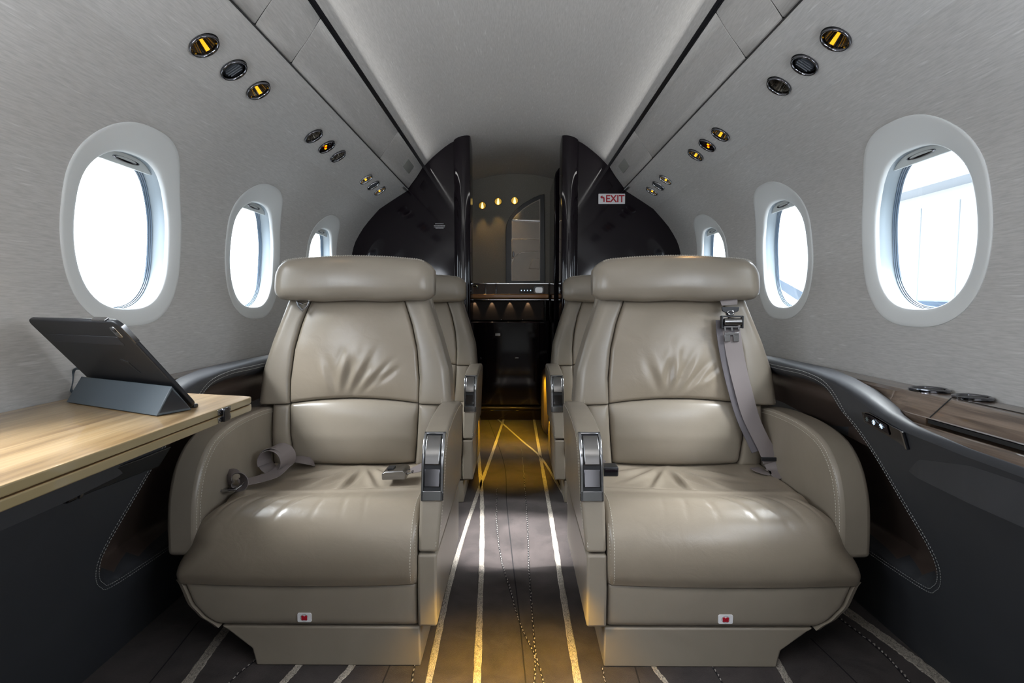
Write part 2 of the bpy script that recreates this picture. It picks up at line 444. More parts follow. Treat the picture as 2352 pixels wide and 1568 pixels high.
for side in (-1, 1):
    nm = 'left' if side < 0 else 'right'
    # dark rail channel
    mb = MB(); mb.prism([(side*.4245, 1.2985), (side*.4165, 1.3075), (side*.424, 1.318), (side*.434, 1.308)], Y0, Y1, 'y')
    q = [(side*.4212, 1.3018), (side*.4190, 1.3045), (side*.4182, 1.3036), (side*.4204, 1.3009)]
    mb.prism(q, Y0, Y1, 'y')
    struct(mb.build('trim_1' if side < 0 else 'trim_2', M_strip, smooth=False))
    # overhead panels between the rail and the valance lip
    seams = [Y0, .40, 1.045 if side < 0 else 1.03, 1.208 if side < 0 else 1.19, 1.975, 2.487]
    d = Vector((K2[0]-K1[0], K2[1]-K1[1])).normalized(); nrm = Vector((d.y, -d.x))   # outward (up/out)
    if nrm.x < 0: nrm = -nrm
    A = Vector((K1[0]-.003, K1[1]+.0075)); B = Vector(K2)-d*.001
    labs = ['', 'overhead fabric panel above the nearest %s lamps, before the narrow one', 'narrow overhead fabric panel on the %s between two cross seams',
            'long overhead fabric panel on the %s above the second lamp trio', 'overhead fabric panel with grey speaker by the dark bulkhead, %s side']
    for i in range(5):
        a, b = seams[i]+.0013, seams[i+1]-.0013
        prof = []
        mb = MB()
        P = [A+nrm*.012, A+nrm*.003, A+d*.003, A+d*.03-nrm*.001, A.lerp(B, .5)-nrm*.0018, B-d*.03-nrm*.001, B-d*.002, B+nrm*.003, B+nrm*.012]
        mb.prism([(side*p.x, p.y) for p in P], a, b, 'y')
        o = mb.build('overhead_panel', M_fab, bev=.0006, seg=1)
        o.name = 'overhead_panel'
        recenter(o, (side*.46, (a+b)/2, 1.25))
        lb = (labs[i] % nm) if labs[i] else 'overhead fabric panel beside the top edge, %s side' % nm
        tag(o, lb, 'panel', 'overhead panels along the %s rail' % nm)
        if i == 0:
            for kk in ('label', 'category', 'group'): del o[kk]
            o.name = 'trim_%d' % (12 if side < 0 else 13); o['kind'] = 'structure'
        if i == 4:
            c = A.lerp(B, .56)
            mb = MB(); U = Vector((0, 1, 0)); V = Vector((side*d.x, 0, d.y)); N = Vector((-side*nrm.x, 0, -nrm.y))
            cc = Vector((side*c.x, 2.30, c.y)); out = bez((0, 0), .125, .038, .006)
            mb.rings([[cc+U*p[0]*k+V*p[1]*k+N*h-Vector(o.location) for p in out] for h, k in ((0, 1), (.0028, 1), (.0034, .97))])
            mb.build('speaker_grille', mat('grey_grille', (.30, .31, .29), .7), o)
    # backing behind the panels (dark shell) with black filler in the joints
    mb = MB(); gA = A+nrm*.0004; gB = B+nrm*.0004
    for q in seams[1:5]: mb.add([(side*p.x, q+e, p.y) for p in (gA, gB, gB+nrm*.03, gA+nrm*.03) for e in (-.0022, .0022)], [(0, 1, 3, 2), (0, 2, 4, 6), (1, 3, 5, 7), (0, 1, 7, 6), (2, 3, 5, 4), (4, 5, 7, 6)])
    mb.add([(side*x, y, z) for y in (Y0, Y1) for x, z in ((.4915, 1.1990), (.4935, 1.2060), (.515, 1.215), (.515, 1.205))], [(0, 1, 5, 4), (1, 2, 6, 5), (2, 3, 7, 6), (3, 0, 4, 7), (0, 1, 2, 3), (4, 5, 6, 7)])
    mb.prism([(side*.51, 1.218), (side*.44, 1.325), (side*.46, 1.34), (side*.53, 1.23)], Y0, Y1, 'y')
    struct(mb.build('trim_3' if side < 0 else 'trim_4', M_gap, smooth=False))

# reading lamps, air vents, call lights ------------------------------
def frame_at(side, y):
    A = Vector((side*.628, 0, 1.112)); B = Vector((side*K1[0], 0, K1[1])); t = (B-A).normalized()
    n = Vector((-t.z*side, 0, t.x*side)); 
    if n.z > 0: n = -n
    c = Vector((side*.569, y, 1.1495))+Vector((0, 0, .0))
    c.z = A.z+(c.x-A.x)*t.z/t.x
    return c+n*(.0018), Vector((0, 1, 0)), t, n
def disc_rings(c, U, V, n, spec, m=64):
    return [[c+U*r*math.cos(2*math.pi*k/m)+V*r*math.sin(2*math.pi*k/m)+n*h for k in range(m)] for r, h in spec]
ordn = ['nearest', 'middle', 'farthest']; posn = ['near', 'centre', 'far']
LIT = {(-1, 0, -1), (-1, 0, 1), (-1, 2, -1), (-1, 2, 1), (1, 0, -1), (1, 1, -1), (1, 1, 1), (1, 2, -1), (1, 2, 1)}
for side in (-1, 1):
    sd = 'left' if side < 0 else 'right'
    for gi, gc in enumerate(SPOT[side]):
        for k in (-1, 0, 1):
            y = gc+k*.103; c, U, V, n = frame_at(side, y)
            z0 = Vector((0, 0, 0))
            if k == 0:
                kind, cat = (('air_vent', 'vent') if gi != 1 else ('call_light', 'indicator'))
                lab = {0: 'round black air vent with slats in the %s %s trio overhead', 1: 'dark round fitting with glowing red and amber marks, %s %s trio',
                       2: 'small round black vent, centre of the %s %s trio by the bulkhead'}[gi] % (ordn[gi], sd)
                lab = lab.replace('middle', 'middle').replace('farthest', 'farthest')
            else:
                kind, cat = 'reading_lamp', 'lamp'
                lab = 'round %s reading lamp at the %s end of the %s trio, %s valance' % ('gold lit' if (side, gi, k) in LIT else 'unlit chrome', posn[k+1], ordn[gi], sd)
            r = root(kind, c, lab, cat, 'round overhead fittings along the valances')
            mb = MB(); mb.rings(disc_rings(z0, U, V, n, [(.0272, -.002), (.0275, .0015), (.0262, .0032), (.0240, .0028), (.0232, -.001), (.0228, -.006)]), cap=False)
            mb.build('bezel', M_dchrome if gi != 2 else M_chrome, r, ang=75)
            if k != 0:
                mb = MB(); m = 60
                rr = []
                for rad, h in ((.0229, -.004), (.0200, -.016), (.0150, -.030), (.0110, -.040)):
                    rr.append([U*(rad*(1 if q % 2 else .965))*math.cos(2*math.pi*q/m)+V*(rad*(1 if q % 2 else .965))*math.sin(2*math.pi*q/m)+n*h for q in range(m)])
                mb.rings(rr, cap=False); mb.mi = 0
                mb.build('reflector', M_refl, r, ang=12)
                mb = MB(); mb.rings(disc_rings(z0, U, V, n, [(.0115, -.039), (.0115, -.041)]))
                mb.build('lamp_base', M_black, r)
                if (side, gi, k) in LIT:
                    # glowing sector of the reflector
                    mb = MB(); mm = 6; a0 = R(-8); da = R(20); outer = []
                    for rad, h in ((.0218, -.0045), (.0192, -.016), (.0142, -.030), (.0104, -.039)):
                        outer.append([U*rad*math.cos(a0+da*(q/mm-.5))+V*rad*math.sin(a0+da*(q/mm-.5))+n*h for q in range(mm+1)])
                    # the lit side lies away from the cabin centre line: seen between the ridges
                    mb.grid([p for o_ in outer for p in o_], 4, mm+1)
                    mb.build('glowing_reflector_band', M_gold, r)
            else:
                mb = MB(); mb.rings(disc_rings(z0, U, V, n, [(.0228, -.006), (.0205, -.002), (.019, .0), (.0185, -.006), (.012, -.010)]))
                mb.build('vent_body' if gi != 1 else 'lens', M_black if gi != 1 else M_gloss, r)
                if gi != 1:
                    mb = MB()
                    for q in (-.010, -.0035, .0035, .010):
                        ln = math.sqrt(.0165**2-q*q); rot = Matrix((U, V, n)).transposed()
                        mb.box(U*q*1.0+n*-.003, (.0018, 2*ln, .007), rot @ Matrix.Rotation(R(20), 3, 'Y'))
                    mb.build('vent_slat', M_slat, r)['kind'] = 'stuff'
                else:
                    for (a, b, m_) in ((-.006, .004, M_amber), (0, 0, M_red), (.007, -.003, M_amber)):
                        mb = MB(); rot = Matrix((U, V, n)).transposed(); mb.box(U*a+V*(b-.003)+n*-.0015, (.0065, .0065, .002), rot)
                        mb.build('indicator_mark', m_, r, bev=.001)
# warm light that the lit reading lamps throw on the headrests
spot('reading_spot', (.545, 1.52, 1.12), (-.17, -.19, -.33), 1.6, (1, .55, .20), 34)
spot('reading_spot', (-.545, 1.21, 1.12), (.15, .10, -.9), .25, (1, .62, .3), 40)

# floor ---------------------------------------------------------------
fl = MB()
fl.box((0, 1.0, -.03), (1.72, 5.0, .06))
def lane(path, w, z=.0018, mi=1, wob=.0):
    P = catmull([(a, b, 0) for a, b in path], 14); vs = []
    for i, p in enumerate(P):
        t = (P[min(i+1, len(P)-1)]-P[max(i-1, 0)]).normalized(); u = Vector((t.y, -t.x, 0))
        ww = w/2*(1+random.uniform(-wob, wob))
        vs += [p-u*ww+Vector((0, 0, .0004)), p-u*ww*.8+Vector((0, 0, z)), p+u*ww*.8+Vector((0, 0, z)), p+u*ww+Vector((0, 0, .0004))]
    fl.mi = mi; fl.grid(vs, len(P), 4); fl.mi = 0
def beads(path, w):
    lane(path, w*.7, .0008, 3)
    P = catmull([(a, b, 0) for a, b in path], 40); s = 0; last = P[0]; nxt = .006
    fl.mi = 2
    for a, b in zip(P, P[1:]):
        s += (b-a).length
        if s >= nxt:
            t = (b-a).normalized(); q = random.uniform(.004, .007); u = Vector((t.y, -t.x, 0))*random.uniform(-.0012, .0012)
            fl.tube([b-t*q*.5+u+Vector((0, 0, .001)), b+u*1.5+Vector((0, 0, .0022)), b+t*q*.5+Vector((0, 0, .001))], [.0006, w*.24*random.uniform(.6, 1.1), .0006], 5); nxt = s+q+random.uniform(.003, .008)
    fl.mi = 0
LANES = {
 'A': ([(-.150, .60), (-.157, .916), (-.160, 1.315), (-.141, 1.802), (-.130, 2.011), (-.106, 2.43), (-.075, 3.052), (-.067, 3.286)], .013),
 'B': ([(-.06, .60), (-.070, .916), (-.081, 1.164), (-.094, 1.439), (-.117, 1.802), (-.153, 2.204), (-.215, 2.868)], .014),
 'C': ([(.115, .60), (.112, .918), (.111, 1.246), (.112, 1.56), (.112, 1.837), (.110, 2.206), (.108, 2.672), (.106, 3.287)], .014),
 'D': ([(-.147, 3.259), (.028, 2.628), (.109, 2.34), (.156, 1.993), (.177, 1.804), (.194, 1.644)], .010),
 'I': ([(-.61, 1.2), (-.606, 1.064), (-.591, .913), (-.57, .7)], .020),
 'J': ([(-.405, .99), (-.41, .952), (-.418, .914), (-.43, .85)], .014),
 'K': ([(-.305, .99), (-.311, .947), (-.321, .915), (-.33, .85)], .013),
 'M': ([(.72, 1.22), (.74, 1.112), (.757, 1.024), (.770, .923), (.78, .8)], .028),
 'O': ([(.50, 1.02), (.497, .977), (.491, .92), (.485, .85)], .014),
 'Q': ([(.258, .97), (.262, .945), (.270, .919), (.28, .86)], .010)}
for p, w in LANES.values(): lane(p, w, wob=.12)
for p, w in (([(-.07, 1.934), (-.060, 1.629), (-.039, 1.386), (-.012, 1.219), (.012, 1.082), (.037, .992), (.050, .917), (.06, .8)], .0055),
             ([(.027, 2.491), (.033, 1.972), (.036, 1.63), (.034, 1.334), (.037, 1.062), (.038, .99), (.034, .917), (.03, .8)], .0055),
             ([(.180, 1.804), (.174, 1.601), (.168, 1.417)], .0055), ([(.700, 1.12), (.712, 1.052), (.716, .991), (.709, .922), (.70, .8)], .007),
             ([(-.49, 1.03), (-.495, .982), (-.511, .933), (-.52, .88)], .005), ([(-.19, .99), (-.189, .942), (-.184, .88)], .005),
             ([(.368, .98), (.37, .946), (.372, .9)], .005), ([(.161, .96), (.162, .9)], .004)): beads(p, w)
for p in ([(-.168, 3.146), (-.054, 2.279), (-.031, 1.783), (-.009, 1.386), (.005, 1.165), (.018, .917), (.03, .7)], [(-.235, 1.0), (-.24, .9)], [(.225, 1.0), (.222, .9)],
          [(.60, 1.05), (.612, .93), (.62, .8)], [(-.68, 1.1), (-.66, .93), (-.65, .8)]): lane(p, .0028, .0007, 3)
struct(fl.build('floor', [M_carpet, M_stripe, M_bead, M_line], smooth=False))

# side ledges and dark leather side panels ----------------------------
RX = [(1.60, .523), (1.276, .523), (1.147, .523), (1.061, .504), (.989, .434), (.929, .332), (.889, .262), (.885, .225), (.905, .192), (.952, .177), (1.2, .172), (1.6, .172)]
def inpoly_dist(y, z, poly):
    """signed distance to a closed polygon, positive inside"""
    ins = False; dmin = 9
    n = len(poly)
    for i in range(n):
        x1, y1 = poly[i]; x2, y2 = poly[(i+1) % n]
        if (y1 > z) != (y2 > z) and y < (x2-x1)*(z-y1)/(y2-y1)+x1: ins = not ins
        dx, dy = x2-x1, y2-y1; t = max(0, min(1, ((y-x1)*dx+(z-y1)*dy)/(dx*dx+dy*dy)))
        dmin = min(dmin, math.hypot(y-x1-t*dx, z-y1-t*dy))
    return dmin if ins else -dmin
RP = [tuple(p) for p in catmull([Vector(p) for p in RX], 5)]; RP = [(y if y < 1.59 else 9, z) for y, z in RP]
def panx(z):
    t = max(0, min(1, 1-z/.475)); return .625+.155*t**.85
def ptop(y): return interp(y, [.50, .66, .74, .848, .909, .966, 1.017, 1.057, 1.142, 1.3, 2.49], [.472, .476, .478, .485, .497, .514, .526, .533, .540, .541, .538])
def xmin(y): return interp(y, [.60, .66, .74, .848, .909, .966, 1.017, 1.057, 1.142, 1.23, 1.4], [.632, .633, .634, .643, .662, .675, .685, .690, .703, .712, .70])
LX = [.626, .640, .654, .659, .664, .690, .697, .705, .770]; LZ = [.4705, .478, .486, .4865, .497, .522, .5265, .527, .525]
for side in (-1, 1):
    sd = 'left' if side < 0 else 'right'
    mb = MB()
    ys = [Y0+(.55-Y0)*k/8 for k in range(8)]+[.55+.0095*k for k in range(int((1.42-.55)/.0095))]+[1.43+.1*k for k in range(11)]+[2.485]
    nz = 60; pts = []
    for y in ys:
        zt = ptop(y); xm = xmin(y); zm = interp(xm, LX, LZ); col = []
        for j in range(nz+1):
            z = zt*(j/nz) if j < nz else zt
            z = min(z, zt-.012) if j < nz else zt-.012
            x = panx(z)
            dd = inpoly_dist(y, z, RP)
            x += .062*sstep(.0, .030, dd)*(1-sstep(.70, .95, z/.52)*.35)
            col.append((x, z))
        xe = col[-1][0]
        xq = max(xe+.004, xm+.002); rw = min(.016, (xq-xe)*.8)
        for q in range(1, 7):                    # top roll
            a = R(90*q/6); col.append((xe+rw*(1-math.cos(a)), zt-.012+.012*math.sin(a)))
        col.append((lerp(xe+rw, xq, .6), zt-.0005)); col.append((xq, max(zm-.001, .44))); col.append((xq+.001, .40))
        pts += [(side*(x), y, z) for x, z in col]
    nc = len(pts)//len(ys)
    mb.grid(pts, len(ys), nc)
    pn = mb.build('side_panel', M_dlea, ang=60); pn.data.materials.append(M_dlea2)
    for pg in pn.data.polygons:
        c = pg.center
        if c.z < ptop(c.y)-.02 and abs(c.x) < panx(c.z)+.07 and inpoly_dist(c.y, c.z, RP) > .014: pg.material_index = 1
    recenter(pn, (side*.70, 1.0, 0))
    tag(pn, 'tall charcoal leather side panel with stitched seat recess along the %s wall' % sd, 'side panel')
    off = Vector(pn.location)
    mb = MB()
    for o_ in (-.0035, .0035):
        path = []
        q = [(y, z) for y, z in RP if y < 8]
        for i, (y, z) in enumerate(q):
            a = Vector(q[max(i-1, 0)]); b = Vector(q[min(i+1, len(q)-1)]); t = (b-a).normalized(); nn = Vector((-t.y, t.x))
            yy, zz = y+nn.x*(o_-.006), z+nn.y*(o_-.006)
            if yy < 1.5: path.append((side*(panx(zz)-.0012)-off.x, yy-off.y, zz-off.z))
        dashes(mb, path, .0036, .0022, .00062)
    mb.build('stitching', M_stitchw, pn, smooth=False)
    # recess lining slightly browner
    # walnut ledge
    mb = MB()
    sec = [(.759, .525), (.705, .527), (.697, .5265), (.690, .522), (.664, .497), (.659, .4955)]
    sec2 = [(.659, .4865), (.654, .486), (.640, .478), (.626, .4705), (.626, .462), (.759, .455)]
    full = [p for p in sec[:-1]]+[(.657, .4975), (.690, .4975), (.690, .4845), (.651, .4845)]+sec2[1:]
    ly = [Y0+.01, .3, .6, .66, .74, .80, .84, .8525, .8535]+[.87+.015*k for k in range(12)]+[1.1, 1.15, 1.3, 1.5, 2.48]
    ly = ly[:-5-3]+ly[-5-3:] if side > 0 else sorted(ly+[.897, .898])
    cut = lambda y, z: min(z, .489) if (side < 0 and y < .8975) else z
    mb.rings([[(side*max(.658 if (x == .690 and z < .5 and y > .853) else x, xmin(y) if x < .71 else 0), y, cut(y, z)) for x, z in full] for y in ly])
    ld = mb.build('ledge', M_walnut, ang=25); recenter(ld, (side*.70, 1.0, .46))
    tag(ld, 'walnut veneered armrest ledge running under the windows on the %s' % sd, 'ledge')
    off = Vector(ld.location)
    # gap line of the stowage lid
    mb = MB()
    if side > 0: mb.box(Vector((side*.680, .853, .5135))-off, (.045, .0015, .0012), Matrix.Rotation(side*R(-44), 3, 'Y'))
    if side > 0: mb.box(Vector((side*.706, .60, .5275))-off, (.0015, .5, .0010))
    if side > 0: mb.build('lid_gap', M_gap, ld, smooth=False)
    if side > 0:
        mb = MB(); mb.box(Vector((.664, .6, .4925))-off, (.010, .50, .006), None); mb.build('slot_liner', M_gap, ld, smooth=False)
    cups = [(.728, .94, .030), (.738, .862, .027)] if side > 0 else [(-.728, .93, .030)]
    for cx, cy, cr in cups:
        mb = MB(); n = Vector((0, 0, 1)); U = Vector((1, 0, 0)); V = Vector((0, 1, 0))
        mb.rings(disc_rings(Vector((cx, cy, .5275)), U, V, n, [(cr, 0), (cr, .003), (cr-.003, .0042), (cr-.006, .003), (cr-.007, .0012)], 40), cap=False)
        b = mb.build('cup_holder', M_dchrome if side > 0 else M_chrome)
        recenter(b, (cx, cy, .5275))
        tag(b, {(1, .94): 'round glossy cup holder ring set in the right ledge, farther of two', (1, .862): 'round glossy cup holder ring set in the right ledge, nearer of two',
                (-1, .93): 'pale cup holder ring on the left ledge behind the tablet'}[(side, cy)], 'cup holder', 'cup holders in the ledges')
        mb = MB(); mb.rings(disc_rings(Vector((0, 0, 0)), U, V, n, [(cr-.0068, .0016), (cr-.0068, .0008)], 40)); mb.build('cup_well', M_black if side > 0 else M_chrome, b)

# seat control panel on the right side panel
def on_panel(y, z, out=.002): return Vector((panx(z)-out, y, z))
cp = root('control_panel', (.64, .905, .46), 'black seat control strip with glowing snowflake icons on the right side panel', 'control panel')
off = Vector(cp.location)
def panel_quadstrip(mb, path_top, path_bot, out0, out1, side=1):
    n = len(path_top); ring = []
    for (y1, z1), (y2, z2) in zip(path_top, path_bot):
        a, b = on_panel(y1, z1, out1), on_panel(y2, z2, out1); c, d_ = on_panel(y2, z2, out0), on_panel(y1, z1, out0)
        ring.append([Vector((side*p.x, p.y, p.z)) for p in (a, b, c, d_)])
    mb.rings(ring)
tp = [(.957, .486), (.94, .489), (.91, .484), (.88, .478), (.853, .474)]; bt = [(.955, .468), (.938, .462), (.91, .457), (.88, .450), (.860, .443)]
mb = MB(); panel_quadstrip(mb, tp, bt, -.001, .0035); mb.v = [tuple(Vector(p)-off) for p in mb.v]
mb.build('bezel', M_dchrome, cp, bev=.001)
mb = MB(); panel_quadstrip(mb, [(.950, .4845), (.93, .4845), (.90, .479), (.889, .477)], [(.948, .470), (.93, .466), (.90, .461), (.893, .459)], .003, .0048); mb.v = [tuple(Vector(p)-off) for p in mb.v]
mb.build('touch_display', M_gloss, cp, bev=.0008)
mb = MB(); panel_quadstrip(mb, [(.857, .4745), (.853, .474)], [(.864, .443), (.860, .4425)], .002, .0055); mb.v = [tuple(Vector(p)-off) for p in mb.v]
mb.build('end_cap', M_chrome, cp, bev=.0005)
for (y, z, m_) in ((.938, .4765, M_icond), (.921, .4745, M_icon), (.905, .4715, M_icon)):
    mb = MB(); c = on_panel(y, z, .0052)-off
    up = (on_panel(y, z+.01)-on_panel(y, z)).normalized(); ay = Vector((0, 1, 0)); nn = up.cross(ay)
    for k in range(4):
        a = R(45*k); dv = ay*math.cos(a)+up*math.sin(a); mb.tube([c-dv*.0045, c+dv*.0045], .00045, 4)
    mb.build('snowflake_icon', m_, cp, smooth=False)
# dark trim strip under the table on the left panel
ts = root('trim_strip', (-.65, .87, .39), 'long dark trim strip with bright end on the left side panel under the table', 'trim strip')
off = Vector(ts.location)
mb = MB(); panel_quadstrip(mb, [(.985, .412), (.90, .413), (.80, .4175), (.775, .418)], [(.965, .380), (.90, .384), (.80, .389), (.775, .389)], -.001, .006, -1); mb.v = [tuple(Vector(p)-off) for p in mb.v]
mb.build('strip', mat('slate_trim', (.010, .012, .014), .3), ts, bev=.0015)
mb = MB(); panel_quadstrip(mb, [(.775, .4185), (.752, .4185)], [(.775, .3885), (.756, .3885)], -.001, .0085, -1); mb.v = [tuple(Vector(p)-off) for p in mb.v]
mb.build('end_cap', M_dchrome, ts, bev=.003)
mb = MB(); panel_quadstrip(mb, [(.782, .4185), (.776, .4185)], [(.784, .3885), (.777, .3885)], .002, .009, -1); mb.v = [tuple(Vector(p)-off) for p in mb.v]
mb.build('bright_band', M_chrome, ts, bev=.001)

# ------------------------------------------------------------------ seats
OX, OY = -.395, .954
def build_seat(mir, kx, loc, label, belt):
    root_o = root('cabin_seat', loc, label, 'seat', 'taupe leather cabin seats')
    def T(p):                                     # from left-seat world coordinates to local
        return (mir*kx*(p[0]-OX), p[1]-OY, p[2])
    def put(mb, name, m, parent=None, **k):
        mb.v = [T(p) for p in mb.v]; return mb.build(name, m, parent or root_o, **k)
    def rx(x): return OX+x                         # from seat-relative x (aisle +) to world
    lean = lambda z: interp(z, [.28, .36, .45, .58, .70, .80], [1.283, 1.278, 1.290, 1.312, 1.338, 1.362])
    hwf = lambda z: interp(z, [.43, .517, .592, .65, .70], [.238, .230, .208, .188, .172])
    smf = lambda z: interp(z, [.285, .36, .436, .50, .571, .63, .69], [.147, .154, .157, .158, .151, .137, .116])
    lum = lambda x: .449-.5*x*x
    def roll(d, r): 
        if r <= 0: return 0
        t = max(0, 1-d/r); return r*(1-math.sqrt(max(0, 1-t*t)))
    def patch(xl, xr, zb, zt, crown, depth, RL, RR, RB, RT, nu=30, nv=40, extra=None, Y=lean):
        mb = MB(); pts = []; zm0 = zb(0); zm1 = zt(0)
        U = [(1-math.cos(math.pi*i/nu))/2 for i in range(nu+1)]; Vv = [(1-math.cos(math.pi*i/nv))/2 for i in range(nv+1)]
        for u in U:
            for v in Vv:
                z0 = lerp(zm0, zm1, v); a, b = xl(z0), xr(z0); x = lerp(a, b, u); z = lerp(zb(x), zt(x), v)
                w = abs(b-a); h = abs(zt(x)-zb(x))
                y = Y(z)-crown*(1-(2*u-1)**2)**.7*(1-(2*v-1)**4)
                y += roll(u*w, RL)+roll((1-u)*w, RR)+roll(v*h, RB)+roll((1-v)*h, RT)
                if extra: y += extra(x, z)
                pts.append(Vector((rx(x), y, z)))
        n, m = nu+1, nv+1
        mb.grid(pts, n, m)
        # side skirt to the back plane
        bd = [i*m for i in range(n)]+[(n-1)*m+j for j in range(1, m)]+[i*m+m-1 for i in range(n-2, -1, -1)]+[j for j in range(m-2, 0, -1)]
        loop = [pts[i] for i in bd]; cx = sum(p.x for p in loop)/len(loop); k = len(loop)
        back = [Vector((p.x, Y(p.z)+depth, p.z)) for p in loop]
        base = len(mb.v); mb.v += [tuple(p) for p in back]
        for i in range(k):
            j = (i+1) % k; mb.f.append((bd[i], bd[j], base+j, base+i)); mb.m.append(0)
        mb.f.append(tuple(base+i for i in range(k))); mb.m.append(0)
        return mb
    def wrink(x, z):
        y = 0
        for (cx, cz, a, L, w, h) in ((-.01, .515, R(80), .045, .009, .0040), (.022, .505, R(62), .045, .008, .0034), (.055, .500, R(48), .040, .007, .0028), (-.05, .50, R(110), .04, .010, .0022),
                                     (.085, .505, R(38), .03, .007, .0018), (-.005, .55, R(70), .03, .012, -.0020)):
            if belt == 'shoulder': cx = -cx*.9+.01; a = math.pi-a
            dx, dz = x-cx, z-cz; s = dx*math.cos(a)+dz*math.sin(a); t = -dx*math.sin(a)+dz*math.cos(a)
            h *= 1.35; y += h*math.exp(-(s/L)**2-(t/w)**2)-h*.9*math.exp(-(s/L)**2-((t-w*1.9)/w)**2)
        return y
    # upper back centre, lumbar, bolsters
    c = put(patch(lambda z: -smf(z), smf, lum, lambda x: .700, .014, .05, .008, .008, .010, .02, 110, 100, wrink), 'back_cushion', M_lea2)
    put(patch(lambda z: -smf(z), smf, lambda x: .284+.25*x*x, lambda x: lum(x)-.0012, .016, .05, .010, .010, .016, .008, 40, 36,
              lambda x, z: .0015*math.sin(60*(x+z*.8))*math.exp(-((x+.12)/.05)**2-((z-.39)/.05)**2)), 'lumbar_cushion', M_lea)
    zbU = lambda x: .436-.03*max(0, abs(x)-.157)
    wing = lambda z: lean(z)-.004
    for sg in (-1, 1):
        L, Rr = (lambda z: -hwf(z)), (lambda z: -smf(z)-.0012)
        if sg > 0: L, Rr = (lambda z: smf(z)+.0012), (lambda z: hwf(z))
        put(patch(L, Rr, zbU, lambda x: .702, .004, .085 if sg > 0 else .07, .022 if sg < 0 else .008, .008 if sg < 0 else .022, .006, .01, 22, 34, Y=wing), 'back_bolster', M_lea)
        L2, R2 = ((lambda z: -.203), (lambda z: -smf(z)-.0012)) if sg < 0 else ((lambda z: smf(z)+.0012), (lambda z: .213))
        put(patch(L2, R2, lambda x: .284, lambda x: zbU(x)-.002, .006, .05, .02 if sg < 0 else .008, .008 if sg < 0 else .02, .01, .006, 18, 28), 'lower_bolster', M_lea)
    # hard rear shell
    mb = MB(); rings = []
    for z in (.18, .30, .43, .517, .592, .65, .72, .775, .797):
        hw = interp(z, [.18, .43, .517, .592, .65, .72, .775, .797], [.19, .232, .226, .204, .184, .176, .160, .120]); y0 = lean(z)+.030; y1 = y0+.055
        rings.append([(rx(a), b, z) for a, b in ((-hw, y0+.01), (-hw*.9, y0), (hw*.9, y0), (hw, y0+.01), (hw, y1-.03), (hw*.8, y1-.005), (0, y1+.004), (-hw*.8, y1-.005), (-hw, y1-.03))])
    mb.rings(rings); put(mb, 'rear_shell', M_lea, ang=60)
    # stitched seam down the aisle edge of the wing and over the other edge
    for sg in (-1, 1):
        mb = MB()
        path = [(rx(sg*(hwf(z)-.0215*(1 if sg > 0 else .35))), wing(z)+(.0005 if sg > 0 else .0065)-.0012, z) for z in [.44+.01*k for k in range(25)]]
        dashes(mb, path, .0035, .0020, .00055)
        put(mb, 'stitching', M_stitch, smooth=False)
    # headrest
    mb = MB(); rings = []; N = 30
    for i in range(N+1):
        t = -1+2*i/N; x = .194*math.sin(t*math.pi/2*.999) if abs(t) < 1 else .194*t
        e = abs(x)/.194
        k = (1-max(0, (e-.80)/.20)**2.6*.55) if e < 1 else .45
        zt = .797-.012*e*e-.020*max(0, (e-.8)/.2)**2; zb = .686+.004*math.cos(8*e)*.4+.012*max(0, (e-.85)/.15)**2
        zc, hz = (zt+zb)/2, (zt-zb)/2
        hy = .040*k+.004; yc = 1.318+.010*e*e*0+.014*e*e
        ring = []
        for q in range(28):
            a = 2*math.pi*q/28; cc, ss = math.cos(a), math.sin(a)
            yy = math.copysign(abs(cc)**.75, cc); zz = math.copysign(abs(ss)**.68, ss)
            dent = .0025*math.exp(-((x+.085)/.006)**2)*(1 if cc < 0 else 0)+.002*math.exp(-((x-.12)/.01)**2-((ss+.9)/.3)**2)
            ring.append((rx(x), yc+hy*yy+.010*(zz*.5)+dent, zc+hz*zz*(1 if e < .97 else .93)))
        rings.append(ring)
    mb.rings(rings); hr = put(mb, 'headrest', M_lea, ang=70)
    mb = MB()
    for o_ in (0, .004):
        dashes(mb, [(rx(.194*s_/20), 1.318+.014*(s_/20)**2-.022+o_, .797-.012*(s_/20)**2-.020*max(0, (abs(s_/20)-.8)/.2)**2-.0030+o_*.55) for s_ in range(-18, 19)], .0035, .002, .0005)
    put(mb, 'stitching', M_stitch, hr, smooth=False)
    # seat cushion
    prof = catmull([(1.335, .292), (1.27, .2905), (1.20, .2865), (1.135, .2865), (1.10, .291), (1.055, .297), (1.015, .294), (.982, .277), (.960, .250), (.948, .215), (.947, .185), (.955, .162)], 12)
    prof = [Vector((p[0], p[1])) for p in prof]
    mb = MB(); NU = 140; m = len(prof); pts = []
